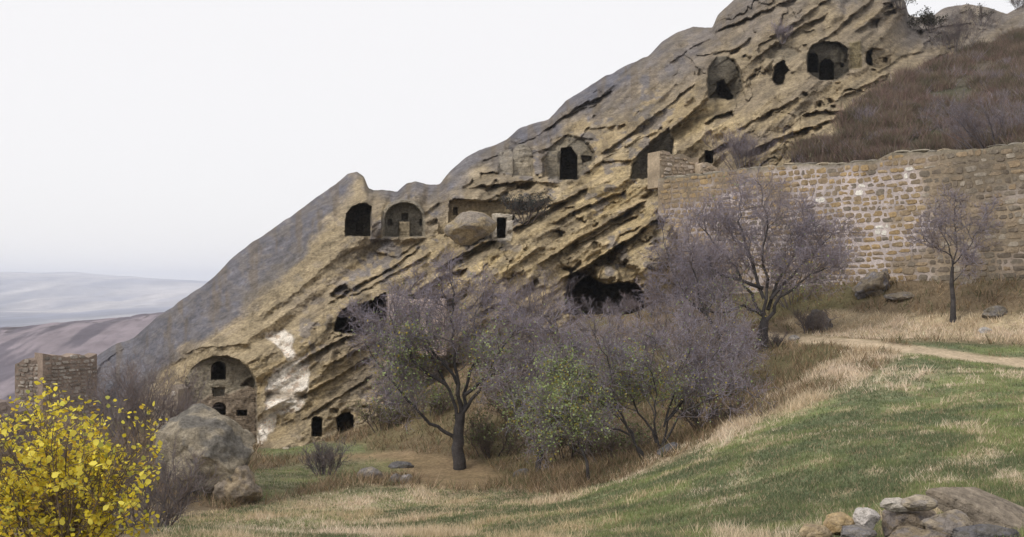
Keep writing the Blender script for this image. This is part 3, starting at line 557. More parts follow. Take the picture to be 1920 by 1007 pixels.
# ------------------------------------------------------------ masonry
def stone_variant(i, rough_=0.14):
    r = np.random.default_rng(900+i); k = np.array([[x, y, z] for x in (-1, 1) for y in (-1, 1) for z in (-1, 1)], float)
    # a dressed block: back ring, front ring, bulged face ring (16 + centre)
    ring = np.array([(-1, -.55), (-.6, -1), (.6, -1), (1, -.55), (1, .55), (.6, 1), (-.6, 1), (-1, .55)]); ring = ring*(1+r.normal(0, rough_, (8, 1)))
    v = [(x*0.5, 0.5, z*0.5) for x, z in ring]+[(x*0.5, -0.15, z*0.5) for x, z in ring]+[(x*0.45, -0.42+r.normal(0, 0.06), z*0.43) for x, z in ring]+[(0, -0.47, 0)]
    f = []
    for a in range(8):
        b = (a+1) % 8; f += [(a, b, 8+b), (a, 8+b, 8+a), (8+a, 8+b, 16+b), (8+a, 16+b, 16+a), (16+a, 16+b, 24)]
    return np.array(v), np.array(f)
SV = [stone_variant(i) for i in range(8)]
def masonry(root, A, B_, zb, zt, stone_cols, course=0.33, slen=0.5, thick=0.8, gap=0.06, max_parts=300, mortar=(0.5, 0.42, 0.37), seed=0, prefer=None, proud=0.05, mortar_f=None, skip=None, stone='stone'):
    """a wall from A to B (x,y); zb, zt functions of distance along it. stones are parts; those beyond the limit one joined part."""
    r = np.random.default_rng(seed); A = np.array(A, float); Bv = np.array(B_, float); L_ = np.linalg.norm(Bv-A); d = (Bv-A)/L_; nrm = np.array([d[1], -d[0]])
    if nrm@(-(A+Bv)/2) < 0: nrm = -nrm
    loc = np.array(root.location[:]); nx = int(L_/0.25)+2; nz = 26
    ts = np.linspace(0, L_, nx); zz = np.linspace(0, 1, nz)
    TT, QQ = np.meshgrid(ts, zz); ZB = zb(TT); ZT = zt(TT); Z_ = ZB+(ZT-ZB)*QQ
    off = 0.035*fbm(TT/0.7, Z_/0.5, seed+5, 3)
    fr = np.stack([A[0]+d[0]*TT+nrm[0]*off, A[1]+d[1]*TT+nrm[1]*off, Z_], -1)
    bk = fr[::-1].copy(); bk[..., 0] -= nrm[0]*thick; bk[..., 1] -= nrm[1]*thick
    G = np.concatenate([fr, bk, fr[:1]], 0)
    mc = np.array(mortar)*(1+0.25*fbm(TT/1.5, Z_/1.2, seed+7, 4))[..., None]
    if mortar_f is not None: mc = mortar_f(TT, Z_, mc)
    MC = np.concatenate([mc, mc[::-1], mc[:1]], 0)
    gg = G.reshape(-1, 3); n_r, n_c = G.shape[:2]; q = quads(n_r, n_c)
    ends = []
    for cidx in (0, n_c-1):
        for k_ in range(nz-1):
            a_, b_ = k_*n_c+cidx, (k_+1)*n_c+cidx; a2, b2 = (2*nz-1-k_)*n_c+cidx, (2*nz-2-k_)*n_c+cidx; ends.append((a_, b_, b2, a2))
    q = np.concatenate([q, np.array(ends)], 0)
    link('wall_core', new_mesh('wall_core', gg-loc, q, M_mortar, MC.reshape(-1, 3), sharp=60), root)
    items = []; z = float(np.min(zb(ts)))-0.0; row = 0
    while z < np.max(zt(ts)):
        h = course*r.uniform(0.82, 1.18); t = -r.uniform(0, slen)
        while t < L_:
            l = slen*r.uniform(0.5, 1.5); tc_ = t+l/2; zc = z+h/2+0.06*math.sin(tc_*0.6+row*0.4)+r.normal(0, 0.02)
            if tc_-l/2 > -0.02 and tc_+l/2 < L_+0.02 and zc-h/2 > zb(np.array(tc_))-0.1 and zc+h*0.4 < zt(np.array(tc_)) and not (skip and skip(tc_, zc)): items.append((tc_, zc, l-gap*r.uniform(0.5, 1.7), h-gap*r.uniform(0.3, 1.7)))
            t += l
        z += h; row += 1
    items = [(a_+r.normal(0, 0.012), b_+r.normal(0, 0.012), max(0.1, c_), max(0.08, e_)) for a_, b_, c_, e_ in items]
    pr = [(prefer(*it[:2]) if prefer else it[0]) for it in items]; order = np.argsort(pr)
    rz = math.atan2(d[1], d[0]); flip = nrm@np.array([math.sin(rz), -math.cos(rz)]) < 0
    if flip: rz += math.pi
    meshes = {}; sv, sf, sc_ = [], [], []; nv = 0
    for rank, idx in enumerate(order):
        tc_, zc, l, h = items[idx]; ci, cc, pf = stone_cols(tc_, zc, r); vi = int(r.integers(0, len(SV))); dep = 0.16
        pos = np.array([A[0]+d[0]*tc_+nrm[0]*(pf+proud-dep/2), A[1]+d[1]*tc_+nrm[1]*(pf+proud-dep/2), zc])
        if rank < max_parts:
            key = (vi, ci)
            if key not in meshes: meshes[key] = new_mesh(stone, SV[vi][0], SV[vi][1], M_stone, np.broadcast_to(cc, SV[vi][0].shape), sharp=45)
            o = link(stone, meshes[key], root); o.location = pos-loc; o.rotation_euler = (0, r.normal(0, 0.03), rz); o.scale = (l, dep, h)
        else:
            v = SV[vi][0]*np.array([l, dep, h]); v = np.stack([v[:, 0]*math.cos(rz)-v[:, 1]*math.sin(rz), v[:, 0]*math.sin(rz)+v[:, 1]*math.cos(rz), v[:, 2]], -1)+pos-loc
            sv.append(v); sf.append(SV[vi][1]+nv); nv += len(v); sc_.append(np.broadcast_to(cc, v.shape))
    if sv: link('stonework', new_mesh('stonework', np.concatenate(sv), np.concatenate(sf), M_stone, np.concatenate(sc_), sharp=45), root, kind='stuff')
    return len(items)
WA = np.array([8.1, 55.2]); WB = np.array([28.0, 31.0]); WL = np.linalg.norm(WB-WA); wd = (WB-WA)/WL
big = thing('stone_wall', 'long high masonry wall of ochre blocks in pale mortar running from the cliff to the right edge', 'wall', (18, 43, 0))
def wall_uv(t, z):
    x = WA[0]+wd[0]*t; y = WA[1]+wd[1]*t; return x/y*FPX+CU, HV-z/y*FPX
def w_zt(t):
    t = np.asarray(t, float); return 5.85-0.02*t+0.14*fbm(t/2.5, t*0, 77, 3)+0.22*sstep(13.2, 13.9, t)+0.1*fbm(t/0.5, t*0, 78, 2)
def w_zb(t): t = np.asarray(t, float); return -1.9+0*t
PAL = [(0.31, 0.235, 0.145), (0.27, 0.205, 0.135), (0.34, 0.245, 0.135), (0.24, 0.19, 0.135), (0.20, 0.17, 0.135), (0.31, 0.27, 0.22), (0.72, 0.69, 0.63), (0.17, 0.14, 0.11)]
def w_cols(t, z, r):
    u, v = wall_uv(t, z)
    if math.hypot(u-1703, (v-322)) < 11 or math.hypot(u-1545, v-372) < 9 or math.hypot(u-1525, v-427) < 8 or math.hypot(u-1612, v-355) < 9 or math.hypot(u-1655, v-432) < 12: k = 6
    elif u > 1730: k = int(r.choice([3, 4, 5, 7, 1], p=[.3, .25, .15, .2, .1]))
    elif v < 400 and u < 1480: k = int(r.choice([0, 1, 2, 3], p=[.3, .3, .3, .1]))
    else: k = int(r.choice([0, 1, 2, 3, 4], p=[.3, .25, .2, .15, .1]))
    return k, np.array(PAL[k]), 0.0
def w_mort(T_, Z_, mc):
    x = WA[0]+wd[0]*T_; y = WA[1]+wd[1]*T_; u = x/y*FPX+CU; v = HV-Z_/y*FPX
    pale = np.array([0.47, 0.41, 0.395]); brown = np.array([0.27, 0.215, 0.155]); n_ = fbm(T_/1.6, Z_/0.9, 801, 4)
    m = sstep(-0.35, 0.35, n_+0.25-0.7*sstep(1700, 1790, u)-0.6*sstep(400, 370, v+0.08*(u-1240))*sstep(1500, 1440, u))
    cc = lerp(np.broadcast_to(brown, x.shape+(3,)), pale, m); cc = lerp(cc, np.array([0.2, 0.17, 0.13]), 0.6*sstep(-0.4, 0.3, fbm(T_/3, Z_/1, 803, 3))*sstep(1730, 1800, u))
    return lerp(cc, np.array([0.24, 0.21, 0.16]), sstep(0.35, 0.0, (w_zt(T_)-Z_)))*(0.8+0.45*vn2(T_/0.9, Z_/2.2, 811))[..., None]
nst = masonry(big, WA, WB, w_zb, w_zt, w_cols, course=0.29, slen=0.43, thick=1.0, gap=0.062, seed=4, proud=0.03, mortar_f=w_mort,
              prefer=lambda t, z: (abs(t-13.5) if WA[0]+wd[0]*t < 22.4*1.0 else 99)+(0 if z > -0.6 else 50))
print('wall stones', nst)
# loose capping slabs on its top
r = random.Random(5); t = 0.2; cap = []
while t < WL-0.6:
    l = r.uniform(0.35, 0.95); tc = t+l/2; v, f = ico(2); me = None
    q = v*np.array([l/2*1.05, 0.42, 0.07+0.06*r.random()]); q = q*(1+0.3*(vn3(v*2+t, 5)-0.5))[:, None]
    if r.random() < 0.8:
        m_ = new_mesh('coping_stone', q, f, M_stone, np.broadcast_to(np.array(r.choice([(0.26, 0.23, 0.18), (0.34, 0.28, 0.2), (0.2, 0.18, 0.15)])), q.shape), sharp=50)
        o = link('coping_stone', m_, big); x = WA+wd*tc; o.location = (x[0]-18+0.3, x[1]-43+0.25, float(w_zt(np.array(tc)))+0.02); o.rotation_euler = (0, r.uniform(-.06, .06), math.atan2(wd[1], wd[0])+r.uniform(-.1, .1))
    t += l
def cols_simple(pal, jit=0.0):
    def f(t, z, r): k = int(r.integers(0, len(pal))); return k, np.array(pal[k]), r.uniform(-jit, jit)
    return f
PINK = [(0.44, 0.35, 0.27), (0.38, 0.29, 0.2), (0.5, 0.42, 0.34), (0.34, 0.27, 0.2)]
# small wall above the big one
a = W(1237, 330, 56.3)[:2]; b = W(1310, 330, 57.5)[:2]; t1 = thing('stone_wall', 'short squared stub of masonry standing where the long wall meets the cliff', 'wall', (a[0], a[1], 5.5))
masonry(t1, a, b, lambda t: 5.4+0*t, lambda t: 7.45-0.1*t+0.08*np.sin(t*5), cols_simple(PINK), course=0.24, slen=0.34, thick=1.2, gap=0.06, seed=8, proud=0.06, mortar=(0.36, 0.29, 0.21))
a = W(1313, 335, 56.8)[:2]; b = W(1352, 335, 57.3)[:2]; t1 = thing('stone_wall', 'low crumbling piece of masonry right of the squared stub', 'wall', (a[0], a[1], 5.5))
masonry(t1, a, b, lambda t: 5.4+0*t, lambda t: 6.75+0.15*np.sin(t*4), cols_simple(PINK), course=0.22, slen=0.3, thick=0.7, gap=0.05, seed=9, mortar=(0.42, 0.34, 0.25))
# ruined hut front behind the first tree
a = W(727, 620, 46.6)[:2]; b = W(832, 625, 46.2)[:2]; t1 = thing('ruined_hut', 'ruined pinkish masonry front with dark openings behind the crown of the nearest tree', 'ruin', (a[0], a[1], -3))
Lh = float(np.linalg.norm(b-a))
masonry(t1, a, b, lambda t: -3.4+0*t, lambda t: -0.55-0.25*np.sin(t*1.3)**2-0.2*(t > 1.9), cols_simple([(0.46, 0.36, 0.31), (0.4, 0.3, 0.25), (0.52, 0.45, 0.4)], 0.02), course=0.19, slen=0.28, thick=0.6, gap=0.05, seed=10, mortar=(0.5, 0.4, 0.35),
        skip=lambda t, z: (1.1 < t < 1.6 and -2.0 < z < -1.0) or (1.8 < t < 2.1 and -2 < z < -1.2))
M_dark = material('painted_opening_shade', base=(0.05, 0.045, 0.04), attr=False, n1=(1, 0), n2=(1, 0), bump=())
# hut openings: thin dark boxes on the core, painted shade in place of holes
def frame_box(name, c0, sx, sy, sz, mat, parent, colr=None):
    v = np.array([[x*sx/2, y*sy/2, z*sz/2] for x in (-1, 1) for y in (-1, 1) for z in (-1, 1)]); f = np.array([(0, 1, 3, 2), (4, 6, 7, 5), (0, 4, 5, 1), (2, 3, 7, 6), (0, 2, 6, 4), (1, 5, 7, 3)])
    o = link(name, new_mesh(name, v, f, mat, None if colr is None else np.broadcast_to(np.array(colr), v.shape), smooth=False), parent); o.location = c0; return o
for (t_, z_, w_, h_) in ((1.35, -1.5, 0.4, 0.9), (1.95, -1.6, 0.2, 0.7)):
    d_h = (b-a)/Lh; p_ = a+d_h*t_; frame_box('window_shade_box', (p_[0]-a[0], p_[1]-a[1]-0.03, z_+3), w_, 0.08, h_, M_dark, t1)
# ruins at the far left, rubble pier beside the arch
a = W(28, 725, 51.5)[:2]; b = W(84, 720, 51.5)[:2]; t1 = thing('ruined_wall', 'low crumbling wall at the far left edge of the rock', 'ruin', (a[0], a[1], -5.5))
RUB = [(0.26, 0.22, 0.19), (0.31, 0.27, 0.23), (0.2, 0.175, 0.15), (0.38, 0.34, 0.3)]
masonry(t1, a, b, lambda t: -7.6+0*t, lambda t: -4.15+0.3*fbm(t/0.5, t*0, 71, 3), cols_simple(RUB, 0.03), course=0.2, slen=0.3, thick=0.9, gap=0.05, seed=11, mortar=(0.28, 0.22, 0.18))
a = W(80, 715, 51)[:2]; b = W(182, 715, 53)[:2]; t1 = thing('ruined_wall', 'higher flat-topped ruin wall joining the tail of the cliff', 'ruin', (a[0], a[1], -5.5))
masonry(t1, a, b, lambda t: -7.4+0*t, lambda t: -3.68-0.06*t+0.22*fbm(t/0.6, t*0, 72, 3), cols_simple(RUB, 0.03), course=0.2, slen=0.3, thick=1.1, gap=0.05, seed=12, mortar=(0.27, 0.21, 0.17))
a = W(291, 790, 41.5)[:2]; b = W(334, 790, 41.2)[:2]; t1 = thing('rubble_pier', 'pale rubble pier standing left of the great arched recess', 'ruin', (a[0], a[1], -6.5))
masonry(t1, a, b, lambda t: -7.3+0*t, lambda t: -4.35-0.25*np.sin(t*3)**2-0.45*(t < 0.25)+0.15*np.sin(t*9), cols_simple([(0.40, 0.33, 0.26), (0.30, 0.25, 0.2), (0.5, 0.45, 0.39), (0.23, 0.19, 0.16)], 0.06), course=0.2, slen=0.26, thick=0.7, gap=0.03, seed=13, mortar=(0.3, 0.25, 0.2))
a = W(-40, 790, 36)[:2]; b = W(60, 795, 36.5)[:2]; t1 = thing('ruined_wall', 'tumbled dark masonry at the left edge above the yellow bush', 'ruin', (a[0], a[1], -5.5))
masonry(t1, a, b, lambda t: -7.2+0*t, lambda t: -4.0-0.5*t+0.1*np.sin(t*9), cols_simple([(0.22, 0.18, 0.16), (0.28, 0.23, 0.2)], 0.04), course=0.2, slen=0.3, thick=0.9, gap=0.05, seed=14, mortar=(0.2, 0.16, 0.14))

# ------------------------------------------------------------ trees
class Wood:
    def __init__(s, seed): s.P0 = []; s.P1 = []; s.R0 = []; s.R1 = []; s.K = []; s.r = np.random.default_rng(seed); s.tips = []
    def seg(s, a, b, r0, r1, k): s.P0.append(a); s.P1.append(b); s.R0.append(r0); s.R1.append(r1); s.K.append(k)
    def poly(s, pts, r0, r1, k):
        n_ = len(pts)-1
        for i in range(n_): s.seg(pts[i], pts[i+1], r0+(r1-r0)*i/n_, r0+(r1-r0)*(i+1)/n_, k)
    def grow(s, pts, lens, counts, rad, lvl=0, up=0.35, spread=0.9, t0=0.25, jag=0.28):
        """side shoots along pts, thinner at each level"""
        if lvl >= len(lens): return
        r = s.r; P = np.array(pts); seg = np.linalg.norm(np.diff(P, axis=0), axis=1); cum = np.concatenate([[0], np.cumsum(seg)]); L_ = cum[-1]
        n_ = counts[lvl]
        ts = t0+(1-t0)*(np.arange(n_)+r.random(n_))/n_; ts[-1] = 1.0
        for t in ts:
            d_ = t*L_; i = min(len(seg)-1, int(np.searchsorted(cum, d_))-1 if d_ > 0 else 0); i = max(i, 0)
            f = (d_-cum[i])/max(seg[i], 1e-6); p = P[i]*(1-f)+P[i+1]*f; ax = (P[i+1]-P[i])/max(seg[i], 1e-6)
            rd = r.normal(size=3); rd -= ax*(rd@ax); rd /= np.linalg.norm(rd)+1e-9
            sp_ = spread*r.uniform(0.6, 1.25); dr = ax*math.cos(sp_)+rd*math.sin(sp_)+np.array([0, 0, up]); dr /= np.linalg.norm(dr)
            ln = lens[lvl]*r.uniform(0.55, 1.25)*(1.15-0.45*t); m = 4 if lvl < 2 else 3 if lvl < 3 else 2; q = [p]; dd = dr
            for j in range(m):
                dd = dd+r.normal(0, jag, 3)+np.array([0, 0, up*0.12]); dd /= np.linalg.norm(dd); q.append(q[-1]+dd*ln/m)
            r0 = rad*(0.62**lvl); s.poly(q, r0, r0*0.55, lvl+1)
            if lvl == len(lens)-1: s.tips.append((q[-1], q[1]))
            s.grow(q, lens, counts, rad, lvl+1, up, spread, 0.2, jag)
    def mesh(s, name, kmin, kmax, mat, colf, loc, sides=3):
        K = np.array(s.K); m = (K >= kmin) & (K <= kmax)
        if not m.any(): return None
        a = np.array(s.P0)[m]; b = np.array(s.P1)[m]; r0 = np.array(s.R0)[m]; r1 = np.array(s.R1)[m]; k = K[m]
        d = b-a; d /= np.linalg.norm(d, axis=1)[:, None]+1e-9; h = np.where(np.abs(d[:, 2:3]) > 0.9, np.array([[1., 0, 0]]), np.array([[0, 0, 1.]]))
        e1 = np.cross(d, h); e1 /= np.linalg.norm(e1, axis=1)[:, None]; e2 = np.cross(d, e1); ang = np.arange(sides)*2*math.pi/sides
        off = np.cos(ang)[None, :, None]*e1[:, None]+np.sin(ang)[None, :, None]*e2[:, None]
        va = a[:, None]-d[:, None]*r0[:, None, None]*0.3+off*r0[:, None, None]; vb = b[:, None]+off*r1[:, None, None]; v = np.concatenate([va, vb], 1).reshape(-1, 3)
        n_ = len(a); base = (np.arange(n_)*2*sides)[:, None]; f = []
        for i in range(sides):
            j = (i+1) % sides; f.append(np.stack([base[:, 0]+i, base[:, 0]+j, base[:, 0]+sides+j, base[:, 0]+sides+i], -1))
        f = np.concatenate(f); cc = colf(k, a, s.r); cc = np.repeat(cc, 2*sides, 0)
        return new_mesh(name, v-np.asarray(loc), f, mat, cc)
def leaf_mesh(name, pos, size, cols, loc, r, mat, droop=0.3):
    n_ = len(pos); pos = np.asarray(pos); base = np.array([(0, 0, 0), (0.5, 0.35, 0.06), (0.42, 0.8, 0.02), (0, 1.15, -0.08), (-0.42, 0.8, 0.02), (-0.5, 0.35, 0.06)])
    a = r.uniform(0, 2*math.pi, n_); b = r.normal(0.2, 0.9, n_); g = r.normal(0, 0.6, n_); sz = size*r.uniform(0.6, 1.25, n_)
    ex = np.stack([np.cos(a), np.sin(a), 0*a], -1); ey = np.stack([-np.sin(a)*np.cos(b), np.cos(a)*np.cos(b), np.sin(b)], -1); ez = np.cross(ex, ey)
    ex2 = ex*np.cos(g)[:, None]+ez*np.sin(g)[:, None]; ez2 = np.cross(ex2, ey)
    v = pos[:, None]+sz[:, None, None]*(base[None, :, 0:1]*ex2[:, None]+base[None, :, 1:2]*ey[:, None]+base[None, :, 2:3]*ez2[:, None])
    i0 = (np.arange(n_)*6)[:, None]; f = np.concatenate([i0+np.array([[0, 1, 2, 3]]), i0+np.array([[0, 3, 4, 5]])])
    return new_mesh(name, v.reshape(-1, 3)-np.asarray(loc), f, mat, np.repeat(cols, 6, 0), smooth=False)
def curve_pts(pp, Y0, yoff, r, sub_=3, wig=0.03):
    """limb given by its course in elevation; yoff = how far it reaches towards (-) or away from (+) the viewer at its end"""
    P = np.array(pp, float); n_ = len(P); t = np.linspace(0, 1, n_); Yv = Y0+yoff*t**1.2
    q = W(P[:, 0], P[:, 1], Yv); tt = np.linspace(0, n_-1, (n_-1)*sub_+1); o = np.stack([np.interp(tt, np.arange(n_), q[:, k]) for k in range(3)], -1)
    L_ = np.linalg.norm(q[-1]-q[0]); o[1:-1] += r.normal(0, wig*L_/len(o)*2, (len(o)-2, 3)); return o
PURP = np.array([0.305, 0.275, 0.33]); GREYB = np.array([0.16, 0.145, 0.155]); DKB = np.array([0.075, 0.068, 0.068]); REDB = np.array([0.215, 0.15, 0.145])
def twigcol(tip, base, warm=np.array([0.21, 0.155, 0.125])):
    def f(k, a, r):
        t = np.clip((k-1)/2.5, 0, 1)[:, None]; cc = base*(1-t)+tip*t; cc = cc*(1+r.normal(0, 0.13, (len(k), 1)))
        if warm is not None: cc = lerp(cc, np.broadcast_to(warm, cc.shape), (r.random(len(k)) < 0.4)*0.7)
        return np.clip(cc, 0.01, 0.8)
    return f
def tree(name, label, cat, trunk, limbs, Y0, rad, lens, counts, seed, leafn=0, leafbox=None, leafcol=(0.30, 0.36, 0.16), leafsize=0.05, up=0.2, tip=PURP, group=None, trad=0.07, spread=1.0, base=GREYB, lrad=0.02):
    w_ = Wood(seed); r = w_.r; tp = curve_pts(trunk, Y0, 0, r, 3, 0.02)
    g0 = float(ground_z(tp[0, 0], tp[0, 1])[0])
    if name in ('tree',) and g0 < tp[0, 2]: tp = np.concatenate([[[tp[0, 0], tp[0, 1], g0-0.1]], tp])
    w_.poly(list(tp), rad*1.15, rad*0.72, 0); w_.seg(tp[0]-np.array([0, 0, .15]), tp[0]+(tp[1]-tp[0])*0.8, rad*1.7, rad*1.05, 0)
    for li, (pp, yo) in enumerate(limbs):
        q = curve_pts(pp, Y0, yo, r, 3, 0.06); rr = rad*(0.33 if len(pp) > 3 else 0.27); w_.poly(list(q), rr, rr*0.2, 0)
        w_.grow(list(q), lens, counts, lrad, 0, up, spread, 0.28)
    loc = tp[0]; root = thing(name, label, cat, loc, group)
    bark = lambda k, a, r_: np.clip(DKB*(1+r_.normal(0, 0.15, (len(k), 1))), .01, 1)
    link('trunk', w_.mesh('trunk', 0, 0, M_bark, bark, loc, 8), root)
    link('crown', w_.mesh('crown', 1, 9, M_twig, twigcol(tip, base), loc, 3), root)
    if leafn:
        tips = np.array([t_[0] for t_ in w_.tips]); uu = tips[:, 0]/tips[:, 1]*FPX+CU; vv = HV-tips[:, 2]/tips[:, 1]*FPX
        pw = np.zeros(len(tips))+0.02
        for (cu_, cv_, ru_, rv_) in leafbox: pw += np.exp(-((uu-cu_)/ru_)**2-((vv-cv_)/rv_)**2)
        idx = r.choice(len(tips), leafn, p=pw/pw.sum()); pos = tips[idx]+r.normal(0, 0.07, (leafn, 3))
        lc = np.array(leafcol)*(1+r.normal(0, 0.25, (leafn, 1))); yl = r.random(leafn) < 0.18; lc[yl] = np.array([0.40, 0.33, 0.07])*(1+r.normal(0, 0.15, (yl.sum(), 1)))
        link('foliage', leaf_mesh('foliage', pos, leafsize, np.clip(lc, .01, .9), loc, r, M_leaf), root)
    return root
tree('tree', 'nearest bare tree, stout dark trunk on the dirt path, left side still in leaf', 'tree',
     [(862,876),(858,840),(860,805),(864,775)],
     [([(857,826),(830,808),(800,786),(765,752),(735,712),(705,675),(680,640)], -1.0), ([(860,800),(850,750),(825,700),(800,650),(775,600),(765,560)], 1.5), ([(864,775),(858,720),(852,660),(846,600),(850,550),(842,522)], -0.6),
      ([(864,775),(878,720),(892,660),(888,600),(905,550)], 2.0), ([(864,780),(895,735),(915,690),(945,650),(975,605)], -1.6), ([(866,770),(850,700),(800,640),(740,610),(690,600)], 0.5), ([(872,740),(920,700),(960,690),(1000,695)], 1.2), ([(835,720),(790,690),(750,640),(730,590)], -1.8)],
     35, 0.21, (1.35, 0.85, 0.5, 0.28), (14, 7, 5, 3), 3, leafn=5200, leafbox=[(780,720,70,60),(760,650,50,40),(930,660,50,40),(900,700,40,30)], leafsize=0.065)
tree('tree', 'large bare tree with a dark forked trunk before the left half of the masonry wall', 'tree',
     [(1430,658),(1430,625),(1434,598)],
     [([(1432,605),(1415,565),(1390,520),(1358,475),(1325,440),(1305,410)], 1.4), ([(1434,598),(1440,540),(1432,480),(1436,420),(1430,365)], -0.8), ([(1438,600),(1465,560),(1498,530),(1535,508),(1575,500)], -1.0), ([(1440,580),(1472,510),(1500,450),(1520,400)], 1.8),
      ([(1428,590),(1395,572),(1350,588),(1315,582)], -1.4), ([(1432,560),(1402,480),(1388,420),(1390,370)], 2.0), ([(1445,560),(1480,520),(1530,470),(1560,440)], 0.4), ([(1430,540),(1370,520),(1320,500),(1290,490)], 0.3)],
     40, 0.23, (1.5, 0.95, 0.55, 0.32), (15, 8, 5, 3), 4, leafn=1500, leafbox=[(1500,560,60,40),(1380,560,60,40)], leafsize=0.055)
tree('tree', 'thin bare tree leaning far left beside the large forked tree', 'tree', [(1376,680),(1362,650),(1345,620)],
     [([(1345,620),(1325,590),(1290,560),(1268,520),(1250,470),(1240,420)], 0.8), ([(1335,605),(1310,560),(1300,500),(1290,450)], -0.8), ([(1320,580),(1270,560),(1230,540)], 0.6), ([(1325,590),(1340,540),(1330,480)], 1.2)],
     38, 0.13, (1.0, 0.65, 0.4, 0.25), (10, 6, 5, 3), 5)
tree('tree', 'small pale bare tree standing alone at the right of the masonry wall', 'tree', [(1787,560),(1784,530),(1786,500)],
     [([(1786,500),(1780,460),(1760,425),(1750,395)], 0.6), ([(1786,500),(1795,450),(1790,400),(1795,375)], -0.5), ([(1788,495),(1815,465),(1835,430),(1850,400)], 0.4), ([(1786,530),(1805,510),(1825,480)], -0.5), ([(1784,480),(1750,460),(1725,450)], -0.3)],
     38.6, 0.09, (0.85, 0.55, 0.32, 0.2), (9, 6, 4, 3), 6, base=np.array([0.24, 0.22, 0.23]))
tree('tree', 'spreading several-stemmed bare tree on the crest of the meadow, right part of the thicket', 'tree', [(1238,852),(1236,835)],
     [([(1236,840),(1226,790),(1232,740),(1222,690),(1230,640)], -0.6), ([(1240,840),(1252,785),(1290,735),(1325,690),(1350,640)], 0.8), ([(1240,840),(1275,780),(1320,750),(1360,740),(1395,730)], -0.8), ([(1230,830),(1200,770),(1170,720),(1165,650)], 1.2),
      ([(1245,800),(1270,720),(1290,660),(1290,600)], 1.6), ([(1250,790),(1310,720),(1360,690),(1390,660)], 2.0)],
     27.5, 0.10, (0.95, 0.6, 0.38, 0.22), (12, 6, 4, 3), 7, leafn=5000, leafbox=[(1220,760,80,50),(1170,700,60,40)], leafsize=0.045)
tree('tree', 'low slanting tree with thin bent stems, left part of the thicket on the crest', 'tree', [(1212,866),(1195,840)],
     [([(1195,840),(1175,800),(1140,765),(1100,735),(1060,710)], 0.6), ([(1190,830),(1170,780),(1120,720),(1090,660)], 1.3), ([(1180,815),(1120,790),(1060,775),(1020,770)], -0.6), ([(1180,810),(1150,740),(1140,670),(1110,620)], -0.8), ([(1120,740),(1070,700),(1050,650),(1040,600)], 1.5)],
     27.2, 0.09, (0.95, 0.6, 0.38, 0.22), (12, 6, 4, 3), 8, leafn=6000, leafbox=[(1080,770,80,45),(1160,780,60,45),(1050,700,50,40)], leafsize=0.05)
tree('tree', 'slender sapling with a thin leaning stem low in the gully', 'tree', [(1104,903),(1100,865),(1085,830)],
     [([(1085,830),(1065,800),(1040,775)], 0.4), ([(1092,845),(1110,800),(1120,770)], -0.4), ([(1085,830),(1030,810),(990,800)], 0.6), ([(1100,860),(1060,830),(1010,835)], -0.3)],
     26.6, 0.045, (0.6, 0.4, 0.25), (10, 6, 4), 9, leafn=1500, leafbox=[(1050,800,80,40)], leafsize=0.05, lrad=0.012)
tree('tree', 'low bare tree in the middle of the thicket with crown spread wide over the gully', 'tree', [(1010,868),(1020,835)],
     [([(1020,835),(1040,790),(1060,740),(1070,680)], 0.6), ([(1015,845),(985,800),(960,760),(950,710)], -0.6), ([(1020,840),(1060,810),(1110,790),(1140,790)], -0.8), ([(1015,845),(1000,770),(1010,700),(1000,640)], 1.2)],
     32.5, 0.10, (1.1, 0.7, 0.42, 0.25), (11, 6, 4, 3), 17, leafn=3500, leafbox=[(1000,780,70,50),(1060,760,60,40)], leafsize=0.06)
tree('tree', 'grey bare tree at the back of the thicket below the cave mouth', 'tree', [(1130,760),(1128,725)],
     [([(1128,725),(1100,690),(1080,660),(1070,630)], 0.5), ([(1128,725),(1140,690),(1150,650),(1160,620)], -0.5), ([(1130,735),(1180,700),(1220,665),(1240,640)], 0.8), ([(1128,730),(1090,715),(1040,700),(1000,690)], -0.6)],
     39, 0.11, (0.9, 0.6, 0.4, 0.25), (10, 6, 4, 3), 18)
tree('tree', 'wide bare tree at the right end of the thicket beside the brown bank', 'tree', [(1330,775),(1326,745)],
     [([(1326,745),(1300,700),(1290,650),(1280,600)], 0.5), ([(1326,745),(1350,700),(1380,670),(1400,640)], -0.5), ([(1328,750),(1370,740),(1400,750)], -0.6), ([(1326,745),(1330,690),(1340,640),(1345,600)], 0.9)],
     34, 0.10, (1.1, 0.7, 0.42, 0.25), (10, 6, 4, 3), 19, leafn=600, leafbox=[(1320,720,60,40)], leafsize=0.05)
